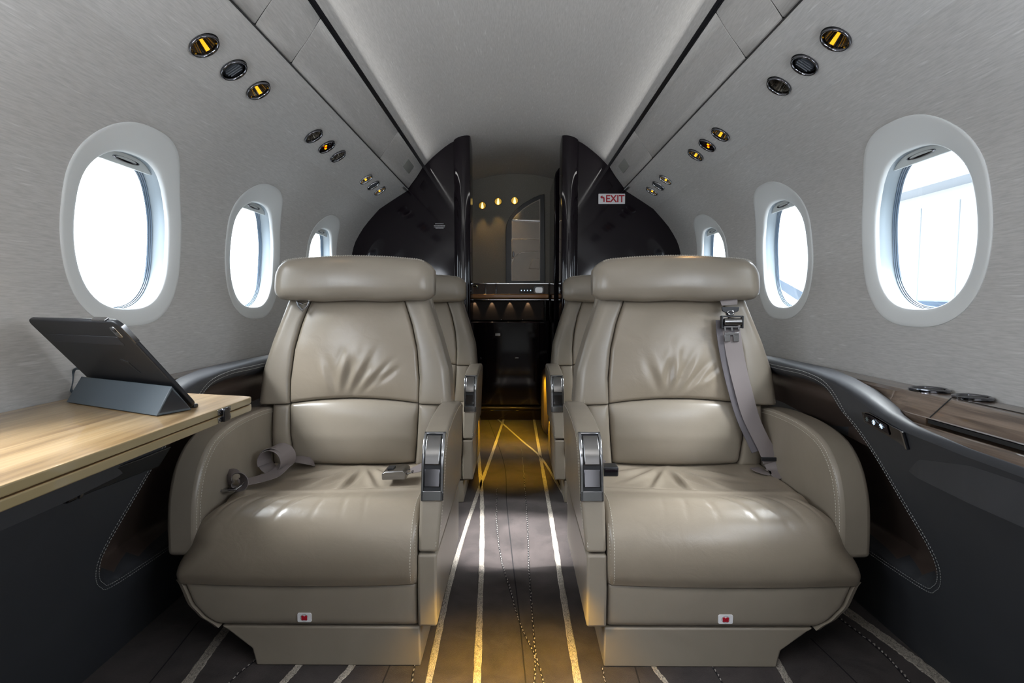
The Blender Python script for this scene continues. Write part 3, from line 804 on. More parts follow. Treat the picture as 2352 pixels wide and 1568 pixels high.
    for i in range(NU+1):
        u = (1-math.cos(math.pi*i/NU))/2
        for j, p in enumerate(prof):
            t = (prof[min(j+1, m-1)]-prof[max(j-1, 0)]).normalized(); nn = Vector((t.y, -t.x))    # outward
            fr = sstep(1.06, .965, p.x)
            xl = lerp(-.203, -.236, fr); xr = lerp(.212, .2125, fr); x = lerp(xl, xr, u); w = xr-xl
            dl = u*w; dr = (1-u)*w
            rl = lerp(.012, .075, sstep(1.16, .99, p.x)*sstep(.17, .24, p.y)); 
            d = roll(dl, rl)+roll(dr, .012)
            h = .006*(1-(2*u-1)**2)*sstep(1.02, 1.1, p.x)*-1+.006*(1-(2*u-1)**2)*sstep(1.06, .99, p.x)
            y, xx = p.x, x
            if y > 1.06:                           # pleats pulled towards the rear middle
                for (a, amp, w_) in ((-58, .0026, .011), (-30, .0034, .009), (-4, .0042, .008), (24, .0040, .008), (46, .003, .010), (66, .0024, .011)):
                    aa = R(a); ox, oy = xx-.02, 1.285-y; s_ = ox*math.sin(aa)+oy*math.cos(aa); tt = ox*math.cos(aa)-oy*math.sin(aa)
                    h += 1.9*amp*math.exp(-(tt/w_)**2-((s_-.10)/.055)**2)-1.9*amp*.8*math.exp(-((tt-w_*1.7)/w_)**2-((s_-.10)/.05)**2)
            # cross crease between rear and front halves
            cy = 1.118-.25*(xx+.02)**2+.02*math.sin(xx*9)
            h -= .0042*math.exp(-((y-cy)/.006)**2)*sstep(-.20, -.10, xx)*sstep(.20, .05, xx); h += .0045*math.exp(-((y-cy+.02)/.016)**2)
            # fine diagonal creases on the front roll
            if .94 < y < 1.08 and p.y > .2:
                for (x0, sl, amp) in ((-.15, .55, .0012), (-.11, .60, .0012), (-.07, .7, .0016), (-.025, .65, .0014), (.02, .2, .0007), (.06, -.1, .0007), (.10, -.15, .0006)):
                    tt = (xx-x0)-sl*(y-1.03); h -= 2.2*amp*math.exp(-(tt/.0034)**2-((y-1.02)/.034)**2)
            q = p+nn*(h-d)
            pts.append(Vector((rx(x), q.x, q.y)))
    n = NU+1
    mb.grid(pts, n, m)
    lo = len(mb.v)
    for i in (0, NU):                              # side skirts
        ring = [i*m+j for j in range(m)]; b0 = len(mb.v); x = pts[i*m].x
        mb.v += [(x, 1.335, .158), (x, .965, .156)]
        mb.f.append(tuple(ring+[b0+1, b0])); mb.m.append(0)
    for i in range(NU):
        b = (i+1)*m-1
        pass
    mb.v += [(rx(-.236), .968, .1575), (rx(.2125), .968, .1575), (rx(.2125), 1.33, .1575), (rx(-.2), 1.33, .1575)]
    b0 = len(mb.v)-4; mb.f.append((b0, b0+1, b0+2, b0+3)); mb.m.append(0)
    for i in range(NU):
        a, b = i*m+m-1, (i+1)*m+m-1; k0 = len(mb.v); mb.v += [(pts[a].x, .968, .1575), (pts[b].x, .968, .1575)]
        mb.f.append((a, b, k0+1, k0)); mb.m.append(0)
    cu = put(mb, 'seat_cushion', M_lea2, ang=70)
    for o_ in (.0, .007):
        mb = MB()
        path = []
        for p in prof[48:]:
            path.append((rx(.2085-o_), p.x-.0010+(.0045 if o_ == 0 else .0005), p.y+(-.0035 if o_ == 0 else .0008)*(1 if p.y > .27 else 0)))
        dashes(mb, path, .0035, .002, .0006); put(mb, 'stitching', M_stitch, cu, smooth=False)
    # leg-rest panel and base
    xlf = lambda z: interp(z, [.078, .095, .12, .158], [-.158, -.185, -.207, -.222])
    fy = lambda z: .958
    lp = put(patch(xlf, lambda z: .2105, lambda x: .0785, lambda x: .1605, .004, .06, .008, .006, .012, .004, 40, 16, Y=fy), 'leg_rest_panel', M_lea)
    mb = MB(); path = [(rx(-.236), .962, .165)]+[(rx(xlf(z)-.006), .9585, z) for z in (.158, .14, .12, .105, .095, .085, .076)]
    mb.rings([[(p[0]+dx, p[1]+dy, p[2]) for dx, dy in ((-.004, .0), (.004, -.003), (.004, .02), (-.004, .25))] for p in catmull(path, 3)])
    put(mb, 'side_trim', M_lea, ang=50)
    mb = MB(); mb.prism([(rx(-.094), 0), (rx(.216), 0), (rx(.216), .0765), (rx(-.158), .0765), (rx(-.147), .070), (rx(-.101), .033)], .960, 1.335, 'y')
    ba = put(mb, 'base', M_lea, bev=.004)
    mb = MB(); mb.prism([(rx(-.19), .0785), (rx(.225), .0785), (rx(.225), .27), (rx(-.20), .27), (rx(-.225), .17)], .99, 1.36, 'y')
    put(mb, 'seat_frame', M_lea, bev=.01)
    # life-vest sticker
    sx, sz = (.003, .0865+.001) if mir < 0 else (.003, .0875)
    sx = .0025+(-.0)
    mb = MB(); mb.prism([(rx(a), b) for a, b in bez((sx, .0985), .026, .0175, .003)], .9525, .9545, 'y')
    st = put(mb, 'sticker', M_white, bev=.0004)
    mb = MB(); pv = [(-.0050, -.0045), (.0050, -.0045), (.0055, .0035), (.0025, .0048), (0, .0022), (-.0025, .0048), (-.0055, .0035)]
    mb.prism([(rx(sx+a), .0985+b) for a, b in pv], .9517, .9528, 'y'); put(mb, 'vest_symbol', M_signred, st, smooth=False)
    mb = MB()
    mb.tube([(rx(sx+.0070*math.cos(a)), .9521, .0987+.0064*math.sin(a)) for a in [2*math.pi*k/24 for k in range(24)]], .00022, 4, closed=True)
    put(mb, 'symbol_outline', M_black, st, smooth=False)
    # outboard armrest
    pf = catmull([(1.385, .414), (1.287, .428), (1.20, .431), (1.12, .427), (1.05, .411), (1.005, .375), (.981, .325), (.972, .27), (.971, .205)], 4)
    pf = [(p[0], p[1]) for p in pf]
    mb = MB(); mb.prism(pf+[(1.385, .19)], rx(-.204), rx(-.262), 'x'); ao = put(mb, 'outboard_armrest', M_lea, bev=.010, seg=4)
    for o_ in (.0, .004):
        mb = MB(); path = []
        for i, (y, z) in enumerate(pf[:-3]):
            a = Vector(pf[max(i-1, 0)]); b = Vector(pf[i+1]); t = (b-a).normalized(); nn = Vector((t.y, -t.x))
            if nn.x > 0 and False: nn = -nn
            s_ = 1 if Vector((nn.x, nn.y)).dot(Vector((1.2-y, .25-z))) > 0 else -1
            path.append((rx(-.2033 if o_ else -.2055), y+nn.x*s_*(.012 if o_ else .0045), z+nn.y*s_*(.012 if o_ else .0045)))
        dashes(mb, path, .0035, .002, .0006); put(mb, 'stitching', M_stitch, ao, smooth=False)
    # aisle armrest
    up = [(1.355, .225), (1.355, .425), (1.30, .441), (1.22, .4455), (1.12, .4405), (1.055, .431), (1.022, .418), (1.003, .396), (.994, .36), (.984, .315), (.966, .26), (.956, .222)]
    n = len(up); vs = []
    def ox(z): return interp(z, [.08, .22, .33, .44], [.247, .251, .258, .2605])
    mb = MB(); mb.add([(rx(.2145), y, z) for y, z in up]+[(rx(ox(z)), y, z) for y, z in up], [tuple(range(n)), tuple(range(n, 2*n))]+[(i, (i+1) % n, n+(i+1) % n, n+i) for i in range(n)])
    aa = put(mb, 'aisle_armrest', M_lea, bev=.006, seg=4)
    mb = MB(); dashes(mb, [(rx(.2475), y-.0016, z) for y, z in ((.9915, .312), (.9815, .29), (.966, .25), (.959, .228))], .0035, .002, .0006)
    dashes(mb, [(rx(ox(z)+.0006), y, z) for y, z in ((1.30, .433), (1.22, .4375), (1.12, .4325), (1.06, .424), (1.034, .412), (1.014, .39), (1.004, .36), (.994, .315), (.972, .25))], .0035, .002, .0005)
    put(mb, 'stitching', M_stitch, aa, smooth=False)
    lw = [(1.33, .082), (1.34, .218), (.957, .218), (.951, .15), (.952, .082)]
    mb = MB(); mb.prism(lw, rx(.2135), rx(.249), 'x'); put(mb, 'armrest_lower_cover', M_lea, bev=.005, seg=3)
    # metal handle following the front of the armrest
    hp = [Vector((a, b)) for a, b in ((1.036, .4262), (1.022, .418), (1.0115, .407), (1.003, .395), (.997, .375), (.992, .35), (.987, .328), (.983, .310))]
    hp = [Vector((q[0], q[1])) for q in catmull(hp, 3)]
    def strip(mb, x0, x1, i0, i1, o0, o1, o1e=None):
        rings = []; seg = hp[i0:i1+1]; k = len(seg)
        for i in range(i0, i1+1):
            p = hp[i]; t = (hp[min(i+1, len(hp)-1)]-hp[max(i-1, 0)]).normalized(); nn = Vector((t.y, -t.x))
            if nn.x > 0: nn = -nn
            oo = lerp(o1, o1 if o1e is None else o1e, (i-i0)/max(1, i1-i0))
            a, b = p+nn*o0, p+nn*oo
            rings.append([(rx(x0), a.x, a.y), (rx(x0), b.x, b.y), (rx(x1), b.x, b.y), (rx(x1), a.x, a.y)])
        mb.rings(rings)
    E_ = len(hp)-1
    mb = MB(); strip(mb, .2165, .2215, 0, E_, -.002, .0045); strip(mb, .2525, .2585, 0, E_, -.002, .0045); strip(mb, .2165, .2585, 0, 1, -.002, .0045); strip(mb, .2165, .2585, E_-3, E_, -.002, .0045)
    hd = put(mb, 'handle', M_chrome, bev=.0012, seg=2)
    mb = MB(); strip(mb, .217, .258, 0, E_, -.003, .0012); put(mb, 'handle_recess', M_black, hd, bev=.0005)
    mb = MB(); strip(mb, .2222, .2510, 2, 12, .0, .0055, .008); put(mb, 'handle_lift_cover', M_brush, hd, bev=.0018, seg=2)
    mb = MB(); strip(mb, .2222, .2510, 13, E_-4, .0, .002, .0045); put(mb, 'handle_lower_plate', M_dchrome, hd, bev=.001)
    # belts
    def ribbon(name, path, wv, th=.0014, parent=None, m=M_web, n=8):
        P = catmull(path, n); rings = []
        WV = catmull(wv, n) if isinstance(wv, list) else [Vector(wv)]*len(P)
        for i, p in enumerate(P):
            t = (P[min(i+1, len(P)-1)]-P[max(i-1, 0)]).normalized(); w = WV[i]-t*WV[i].dot(t); nn = t.cross(w).normalized()*th/2
            rings.append([p-w/2-nn, p+w/2-nn, p+w/2+nn, p-w/2+nn])
        mb = MB(); mb.rings(rings); return put(mb, name, m, parent, bev=.0004, seg=1)
    if belt == 'coiled':
        b = ribbon('lap_belt', [(-.492, 1.275, .296), (-.500, 1.262, .303), (-.525, 1.252, .309), (-.540, 1.248, .302), (-.545, 1.246, .300)], (.0, .040, .004))
        # big coil standing on its edge
        cx, cz = -.548, .326; pth = []
        for k in range(0, 27):
            a = R(-60+k*24); rr = .0300-.00020*k; pth.append((cx+rr*math.cos(a)*.98, 1.205-.0006*k, cz+rr*math.sin(a)))
        ribbon('belt_coil', pth, (.014, .036, .003), .0016, b, n=2)
        ribbon('belt_end', [(-.528, 1.20, .313), (-.538, 1.165, .302), (-.552, 1.135, .3015), (-.566, 1.112, .303), (-.583, 1.098, .304)], (-.030, .022, .004), .0014, b)
        pth = []
        for k in range(0, 17):
            a = R(-90+k*24); rr = .0150; pth.append((-.582-.0004*k, 1.085+rr*math.cos(a)*.5, .316+rr*math.sin(a)))
        pth = [(-.578+.0145*math.cos(R(-80+22*k)), 1.080, .3165+.0145*math.sin(R(-80+22*k))) for k in range(17)]
        ribbon('belt_roll', pth, (-.034, .026, 0), .0016, b, n=2)
        mb = MB(); mb.box((-.585, 1.067, .3005), (.030, .020, .003)); mb.tube([(-.600, 1.060, .302), (-.585, 1.052, .304), (-.566, 1.055, .305), (-.560, 1.070, .310), (-.557, 1.080, .316)], .0018, 6)
        put(mb, 'belt_tongue', M_chrome, b, bev=.0006)
        # buckle by the aisle armrest
        bk = ribbon('buckle_strap', [(-.186, 1.190, .318), (-.200, 1.185, .3165), (-.220, 1.178, .310), (-.235, 1.172, .3065)], [(0, .040, .012), (0, .036, .014), (0, .026, .010), (0, .022, .006)])
        mb = MB(); mb.prism([(-.292, .2965), (-.2925, .3095), (-.284, .315), (-.246, .3175), (-.240, .311), (-.240, .297)], 1.140, 1.192, 'y'); bc = put(mb, 'buckle', M_brush, bk, bev=.002)
        mb = MB(); mb.box((-.277, 1.168, .3160), (.014, .022, .0032)); put(mb, 'release_slot', M_black, bc, bev=.0005)
        mb = MB(); mb.tube([(-.240, 1.155, .306), (-.232, 1.160, .307), (-.230, 1.172, .307), (-.232, 1.184, .307), (-.240, 1.188, .306)], .0018, 6); put(mb, 'strap_loop', M_chrome, bc)
        # shoulder belt hook under the headrest
        mb = MB(); yk = 1.318
        mb.tube([(-.540, yk, .692), (-.534, yk-.004, .674), (-.523, yk-.006, .663), (-.512, yk-.004, .674), (-.506, yk, .692)], [.003, .0028, .004, .0028, .003], 8)
        mb.tube([(-.536, yk-.002, .684), (-.523, yk-.004, .679), (-.510, yk-.002, .684)], .0022, 6)
        put(mb, 'shoulder_hook', M_chrome)
    elif belt == 'shoulder':
        q = lambda x: -x/kx                     # right-seat world x -> builder x
        cxr = loc[0]
        def B(x, y, z): return (OX+(cxr-x)/kx, y, z)
        sb = ribbon('shoulder_belt', [B(.518, 1.300, .640), B(.519, 1.287, .600), B(.528, 1.279, .540), B(.541, 1.268, .475), B(.560, 1.258, .405), B(.588, 1.235, .335), B(.594, 1.225, .312)], (.042, .004, .010), .0016)
        ribbon('folded_webbing', [B(.505, 1.299, .64), B(.505, 1.288, .60), B(.514, 1.282, .54), B(.527, 1.272, .475), B(.546, 1.262, .405), B(.572, 1.242, .335)], (.042, .004, .010), .0016, sb, M_webd)
        ribbon('belt_loop', [B(.594, 1.225, .312), B(.598, 1.215, .297), B(.588, 1.205, .289), B(.572, 1.215, .2915), B(.560, 1.24, .295)], (.036, .016, .004), .0016, sb)
        mb = MB(); mb.box(B(.593, 1.222, .321), (.048, .006, .0085)); put(mb, 'belt_keeper', M_black, sb, bev=.001)
        ribbon('upper_webbing', [B(.512, 1.318, .700), B(.513, 1.300, .688), B(.514, 1.297, .676)], [(-.042, 0, .002), (-.040, 0, .003), (-.036, 0, -.003)], .0025, sb)
        mb = MB(); ky = 1.292
        mb.prism([(OX+(cxr-(.514+a))/kx, .664+b) for a, b in ((-.021, .008), (.021, .008), (.019, -.002), (.010, -.006), (.008, -.012), (-.008, -.012), (-.010, -.006), (-.019, -.002))], ky-.004, ky+.001, 'y')
        c1 = put(mb, 'belt_anchor', M_black, sb, bev=.001)
        mb = MB(); mb.tube([(OX+(cxr-(.514+.0075*math.cos(a)))/kx, ky-.005, .658+.0045*math.sin(a)) for a in [2*math.pi*k/16 for k in range(16)]], .0018, 6, closed=True); put(mb, 'anchor_ring', M_chrome, c1)
        # adjuster frame with webbing roll
        mb = MB(); yk = ky-.008
        for a in (-.0245, .0245): mb.box((OX+(cxr-(.516+a))/kx, yk, .636), (.0035, .012, .030))
        mb.box((OX+(cxr-.516)/kx, yk, .6495), (.05, .006, .004)); mb.box((OX+(cxr-.516)/kx, yk, .6235), (.05, .006, .004)); c2 = put(mb, 'adjuster_frame', M_black, sb, bev=.0008)
        mb = MB(); mb.tube([(OX+(cxr-(.516+a))/kx, yk-.003, .6365) for a in (-.021, -.020, .020, .021)], [.006, .0085, .0085, .006], 14); put(mb, 'adjuster_roller', M_brush, c2)
        # grey tongue plate with two windows
        mb = MB()
        bars = [(-.0165, .6215, .004, .010), (0, .6215, .004, .010), (.0165, .6215, .004, .010), (0, .6265, .036, .0035), (0, .6100, .032, .007)]
        for a, z, w_, h_ in bars: mb.box((OX+(cxr-(.516+a))/kx, yk-.002, z-.002), (w_, .003, h_))
        for a in (-.0105, .0105): mb.box((OX+(cxr-(.516+a))/kx, yk-.002, .598), (.013, .003, .017))
        put(mb, 'belt_tongue', M_brush, sb, bev=.0006)
        # buckle between cushion and aisle armrest
        mb = MB(); mb.box(B(.184, 1.062, .3455), (.040, .030, .020)); bc = put(mb, 'buckle', M_black, bev=.003)
        mb = MB(); mb.box(B(.190, 1.046, .3485), (.024, .004, .0055)); put(mb, 'release_slot', M_gloss, bc, bev=.0006)
        bs = ribbon('buckle_strap', [B(.160, 1.10, .345), B(.170, 1.095, .356), B(.180, 1.08, .353)], (0, .024, .012))
    return root_o
seatL = build_seat(1, 1.0, (OX, OY, 0), 'front left taupe leather seat with coiled lap belt on its cushion', 'coiled')
seatR = build_seat(-1, 1.04, (.39, OY, 0), 'front right taupe leather seat with grey shoulder belt hanging down its back', 'shoulder')
BELTS = ('lap_belt', 'belt_', 'buckle', 'shoulder', 'adjuster', 'folded', 'upper_webbing', 'anchor')
def copy_tree(o, parent=None):
    c = o.copy(); COL.objects.link(c); c.parent = parent
    for ch in list(o.children):
        if not ch.name.startswith(BELTS): copy_tree(ch, c)
    return c
for src, dx, lab in ((seatL, .0, 'rear left taupe leather seat, half hidden behind the front left seat'), (seatR, .0, 'rear right taupe leather seat, half hidden behind the front right seat')):
    c = copy_tree(src); c.location = (src.location.x+dx, OY+.83, 0); c['label'] = lab

# ------------------------------------------------------------------ folding table, tablet
tb = root('folding_table', (-.60, .60, .497), 'glossy light oak fold-out table with two hinged leaves, left foreground', 'table')
off = Vector(tb.location)
tpoly = [(-.453, .16), (-.453, .900), (-.457, .912), (-.470, .918), (-.60, .950), (-.612, .940), (-.616, .905), (-.758, .893), (-.758, .16)]
for nm, z0, z1 in (('upper_leaf', .5092, .520), ('lower_leaf', .4965, .5075)):
    mb = MB(); mb.prism(tpoly, z0, z1, 'z'); n = len(tpoly); mb.m = [0, 0]+[1]*n if True else mb.m
    mb.v = [tuple(Vector(p)-off) for p in mb.v]; mb.build(nm, [M_table, M_edge], tb, bev=.0016, seg=3)
hi = MB(); hi.box(Vector((-.4525, .818, .5145))-off, (.0016, .036, .0085)); hi.box(Vector((-.4525, .818, .5025))-off, (.0016, .036, .0085))
h = hi.build('hinge', M_chrome, tb, bev=.0005)
hi = MB(); hi.box(Vector((-.4505, .818, .5085))-off, (.006, .017, .021)); hi.build('hinge_knuckle', M_dchrome, h, bev=.002)
hi = MB()
for yy in (.804, .832):
    for zz in (.5145, .5025): hi.tube([Vector((-.4520, yy, zz))-off, Vector((-.4508, yy, zz))-off], .0013, 10)
hi.build('hinge_screw', M_dchrome, h)

ta = root('tablet', (-.60, .80, .520), 'tablet in a black case leaning on its folded blue-grey cover on the table', 'tablet')
off = Vector(ta.location); dA = Vector((-.9001, .4357, 0)); nA = Vector((.4357, .9001, 0)); zU = Vector((0, 0, 1))
Br = Vector((-.488, .806, .5235)); upv = (nA*-.0881+zU*.1139); upv.normalize(); nrm = dA.cross(upv).normalized()
if nrm.y > 0: nrm = -nrm                      # towards the camera: the back
def tabpt(u, v, w): return Br+dA*u+upv*v+nrm*w-off
def slab(outline, w0, w1, mb): mb.rings([[tabpt(a, b, w) for a, b in outline] for w in (w0, w1)]); return mb
o_ = bez((.120, .085), .240, .170, .012)
mb = slab(o_, -.0035, .0035, MB()); mb.build('case', M_tab, ta, bev=.002, seg=3)
mb = slab(bez((.120, .085), .232, .162, .008), -.0042, -.0030, MB()); mb.build('screen', M_gloss, ta)
mb = slab(bez((.128, .134), .196, .016, .002), .0030, .0040, MB()); mb.build('back_band', mat('case_band', (.016, .018, .024), .5), ta, bev=.0005)
mb = slab(bez((.020, .151), .014, .020, .005), .0030, .0045, MB()); c_ = mb.build('camera_cutout', M_chrome, ta, bev=.0008)
mb = MB(); mb.rings([[tabpt(.019+.0034*math.cos(a), .155+.0034*math.sin(a), w) for a in [2*math.pi*k/20 for k in range(20)]] for w in (.004, .0052)]); mb.build('camera_lens', M_black, c_)
mb = MB(); mb.rings([[tabpt(a, b, w) for a, b in bez((.040, .1712), .034, .0024, .0008)] for w in (-.003, .003)]); mb.build('power_button', M_chrome, ta)
mb = MB(); mb.rings([[tabpt(a, b, w) for a, b in bez((-.0010, .146), .0024, .030, .0008)] for w in (-.003, .003)]); mb.build('volume_button', M_chrome, ta)
mb = slab([(.062, .092), (.078, .098), (.078, .094), (.068, .088), (.060, .070), (.057, .071), (.0625, .087)], .0032, .0042, MB()); mb.build('emblem', M_black, ta, smooth=False)
# folded cover: a triangular prism
A0 = Vector((-.509, .745, .5212)); A1 = A0+nA*.052; AP = A0+nA*.0235+zU*.0395
mb = MB()
mb.rings([[p+dA*s_-off for p in (A0, A1, AP)] for s_ in (.0, .242)])
cv = mb.build('folded_cover', M_cover, ta, bev=.0012, seg=2)
mb = MB()
mb.rings([[p+dA*s_-off for p in (A0+nA*.004+zU*.0035, A1-nA*.004+zU*.0035, AP-zU*.005)] for s_ in (-.0006, .001)]); mb.build('cover_end', M_black, cv, smooth=False)
mb = MB(); mb.box(tabpt(.02, .002, .004)+Vector((.006, .004, 0)), (.018, .010, .006)); mb.build('case_corner', M_black, ta, bev=.002)

# charging cable loop behind the tablet
mb = MB(); cpth = [(-.735, .90, .522), (-.762, .905, .530), (-.766, .912, .548), (-.765, .914, .562), (-.758, .912, .568), (-.740, .905, .568), (-.72, .90, .566)]
mb.tube(catmull(cpth, 6), .0022, 8); cb = mb.build('charging_cable', mat('blue_grey_cable', (.035, .05, .065), .4)); recenter(cb, (-.745, .905, .522))
tag(cb, 'dark blue-grey charging cable looping behind the tablet against the wall', 'cable')

# ------------------------------------------------------------------ forward bulkhead, vestibule and galley
sec = [(.772, .36), (.772, .70), (.768, .80), (.757, .915), (.742, .964), (.699, 1.034), (.628, 1.112), (.548, 1.164), (.495, 1.200), (.424, 1.300), (.365, 1.358), (.288, 1.414), (.209, 1.442)]
for side in (-1, 1):
    sd = 'left' if side < 0 else 'right'
    mb = MB(); poly = [(side*.225, -.01), (side*.80, -.01)]+[(side*(x+.012), z+.008) for x, z in sec[:-1]]+[(side*.225, 1.452)]
    mb.prism(poly, 2.490, 2.53, 'y'); o = mb.build('wall_front_%s' % sd, M_gloss, smooth=False); struct(o)
    # rounded pillar at the doorway
    mb = MB(); pl = []
    for k in range(9):
        a = R(180*k/8); pl.append((side*(.2455-.0385*math.cos(a)), 2.492-.030*math.sin(a)**.8))
    pl += [(side*.284, 2.60), (side*.207, 2.60)]
    mb.prism(pl, 0, 1.475, 'z')
    # slope the top with the ceiling
    o = mb.build('door_pillar', M_gloss, ang=30); recenter(o, (side*.2455, 2.5, 0)); tag(o, 'rounded glossy black pillar on the %s side of the doorway' % sd, 'pillar', 'doorway pillars')
mb = MB(); mb.box((.437, 2.4885, 1.1575), (.118, .003, .043)); 
sg = root('exit_sign', (.437, 2.49, 1.157), 'small white EXIT sign with red letters and arrow on the black bulkhead', 'sign')
sg.location = (.437, 2.488, 1.1565)
mb = MB(); mb.prism([(a, b) for a, b in bez((0, 0), .121, .0455, .002)], -.002, .002, 'y'); mb.build('sign_plate', M_white, sg, bev=.0006)
def text_mesh(txt, size, name, m, parent, loc, rx_=90, bold=.0, ext=.0006, sx=1):
    cu = bpy.data.curves.new(name, 'FONT'); cu.body = txt; cu.size = size; cu.extrude = ext; cu.offset = bold; cu.align_x = 'LEFT'; cu.align_y = 'BOTTOM_BASELINE'
    t = bpy.data.objects.new(name+'_src', cu); COL.objects.link(t)
    dg = bpy.context.evaluated_depsgraph_get(); me = bpy.data.meshes.new_from_object(t.evaluated_get(dg))
    bpy.data.objects.remove(t); me.materials.clear(); me.materials.append(m)
    me.transform(Matrix.Rotation(R(rx_), 4, 'X') @ Matrix.Diagonal((sx, 1, 1, 1)))
    o = bpy.data.objects.new(name, me); link(o, parent); o.location = loc; return o
lt = text_mesh('EXIT', .0445, 'sign_letters', M_signred, sg, (-.0285, -.0024, -.0142), bold=.0010, sx=.94)
mb = MB(); arr = [(-.054, .008), (-.043, .0155), (-.043, .0105), (-.0385, .0095), (-.0335, .0055), (-.0325, -.001), (-.0325, -.0142), (-.0385, -.0142), (-.0385, -.002), (-.0398, .0025), (-.043, .0042), (-.043, -.0005)]
mb.prism(arr, -.0032, -.0018, 'y'); mb.build('sign_arrow', M_signred, sg, smooth=False)
pl = root('placard', (-.353, 2.488, 1.034), 'tiny white lettered placard on the left black bulkhead', 'placard')
random.seed(3)
for zz, x0, x1 in ((.011, -.018, .018), (.003, -.024, .024), (-.003, -.024, .022), (-.0085, -.016, .016)):
    mb = MB(); x = x0
    while x < x1:
        w_ = random.uniform(.003, .007); mb.box((x+w_/2, -.0003, zz), (w_, .0008, .0022)); x += w_+.0012
    mb.build('text_line', M_white, pl, smooth=False)

# vestibule shell
mb = MB()
yr = [2.49, 2.8, 3.2, 3.35]; rowp = [(x/20*.50, 1.438-.62*(x/20*.5+.0)**2) for x in range(-20, 21)]
cp0 = sorted(ceil_pts(1.440)); yr = [2.485, 2.53, 2.60, 2.8, 3.2, 3.35]
mb.grid([(x, y, lerp(interp(x, [a for a, b in cp0], [b for a, b in cp0]), z, sstep(2.485, 2.62, y))) for y in yr for x, z in rowp], 6, 41); struct(mb.build('trim_5', M_fab))
mb = MB(); mb.box((-.52, 2.95, .70), (.03, .80, 1.46)); struct(mb.build('wall_vestibule_left', M_gloss, smooth=False))
mb = MB(); mb.box((.62, 2.95, .70), (.03, .80, 1.46)); struct(mb.build('wall_vestibule_right', M_gloss, smooth=False))
# galley partition with a doorway-shaped opening (mirror frame) right of centre
gy = 3.20
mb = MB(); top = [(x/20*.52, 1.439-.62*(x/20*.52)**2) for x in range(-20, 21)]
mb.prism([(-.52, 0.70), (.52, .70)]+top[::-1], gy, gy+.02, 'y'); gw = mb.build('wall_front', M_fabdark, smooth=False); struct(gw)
# mirror; the cabin reflected in it is shaped as low relief panels
fr = [(-.060, .800), (-.060, 1.10), (-.055, 1.145), (-.040, 1.180), (-.010, 1.220), (.040, 1.262), (.100, 1.297), (.142, 1.315), (.166, 1.318), (.172, .800)]
inn = [(-.026, .815), (-.026, 1.165), (.0, 1.198), (.045, 1.236), (.095, 1.268), (.142, 1.290), (.142, .815)]
mr = root('framed_mirror', (.05, gy, .80), 'dark arched frame right of the gold lamps with a modelled relief of the cream furnishings it mirrors', 'mirror')
off = Vector(mr.location)
mb = MB(); mb.prism(fr, gy-.016, gy-.001, 'y'); mb.v = [tuple(Vector(p)-off) for p in mb.v]; mb.build('frame', M_black, mr, bev=.002)
M_cream = leather('mirror_image_cream', (.62, .54, .45), .4)
mb = MB(); mb.prism(inn, gy-.0185, gy-.0165, 'y'); mb.v = [tuple(Vector(p)-off) for p in mb.v]
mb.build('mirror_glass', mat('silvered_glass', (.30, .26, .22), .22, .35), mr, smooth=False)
def mp_(name, poly, d, m, bev=.004):
    mb = MB(); mb.prism(poly, gy-.0195-d, gy-.0185, 'y'); mb.v = [tuple(Vector(p)-off) for p in mb.v]; return mb.build(name, m, mr, bev=bev, seg=2)
mp_('mirror_relief_headliner', [(-.020, 1.172), (.0, 1.196), (.045, 1.232), (.095, 1.263), (.139, 1.286), (.139, 1.170)], .001, M_fabdark, .001)
mp_('mirror_relief_rail', [(-.022, 1.166), (.140, 1.158), (.140, 1.164), (-.018, 1.171)], .003, M_chrome, .001)
mp_('mirror_relief_seat_back', [(-.024, 1.160), (.140, 1.152), (.140, 1.060), (-.024, 1.062)], .001, M_cream)
mp_('mirror_relief_headrest', [(-.024, 1.058), (.140, 1.056), (.140, .985), (.040, .985), (.010, .970), (-.010, .950), (-.024, .940)], .006, M_cream, .006)
mp_('mirror_relief_seat', [(-.024, .818), (-.024, .915), (-.008, .950), (.020, .972), (.050, .980), (.140, .980), (.140, .818)], .003, M_cream, .003)
mp_('mirror_relief_armrest', [(.072, .885), (.100, .945), (.140, .942), (.140, .880)], .009, M_cream, .006)
mp_('mirror_relief_latch', [(-.020, .952), (-.012, .952), (-.008, .968), (-.012, .985), (-.020, .985)], .012, M_dchrome, .002)
# three gold lamps in the partition
for i, (x, z, nm) in enumerate(((-.198, 1.255, 'leftmost'), (-.105, 1.278, 'middle'), (-.008, 1.283, 'rightmost'))):
    r = root('galley_lamp', (x, gy, z), 'round gold lamp over the galley counter, %s of three' % nm, 'lamp', 'gold lamps over the galley')
    U, V, n = Vector((1, 0, 0)), Vector((0, 0, 1)), Vector((0, -1, 0)); z0 = Vector((0, 0, 0))
    mb = MB(); mb.rings(disc_rings(z0, U, V, n, [(.0225, 0), (.0225, .003), (.0205, .0045), (.0195, .002)], 32), cap=False); mb.build('bezel', M_dchrome, r)
    mb = MB(); mb.rings(disc_rings(z0, U, V, n, [(.0197, .002), (.014, .0012), (.006, .0006)], 32)); mb.build('reflector', mat('gold_reflector', (.75, .50, .12), .25, 1, emit=(1, .5, .03), estr=.25), r)
    mb = MB(); mb.add([(-.003, -.004, .017), (.003, -.004, .017), (.0075, -.0045, -.010), (.004, -.0045, -.0175), (-.004, -.0045, -.0175), (-.0075, -.0045, -.010)], [(0, 1, 2, 3, 4, 5)])
    mb.build('glow', M_goldcore, r, smooth=False)
    spot('galley_spot', (x, gy-.03, z-.02), (0, -.18, -1), .8, (1, .62, .22), 70)
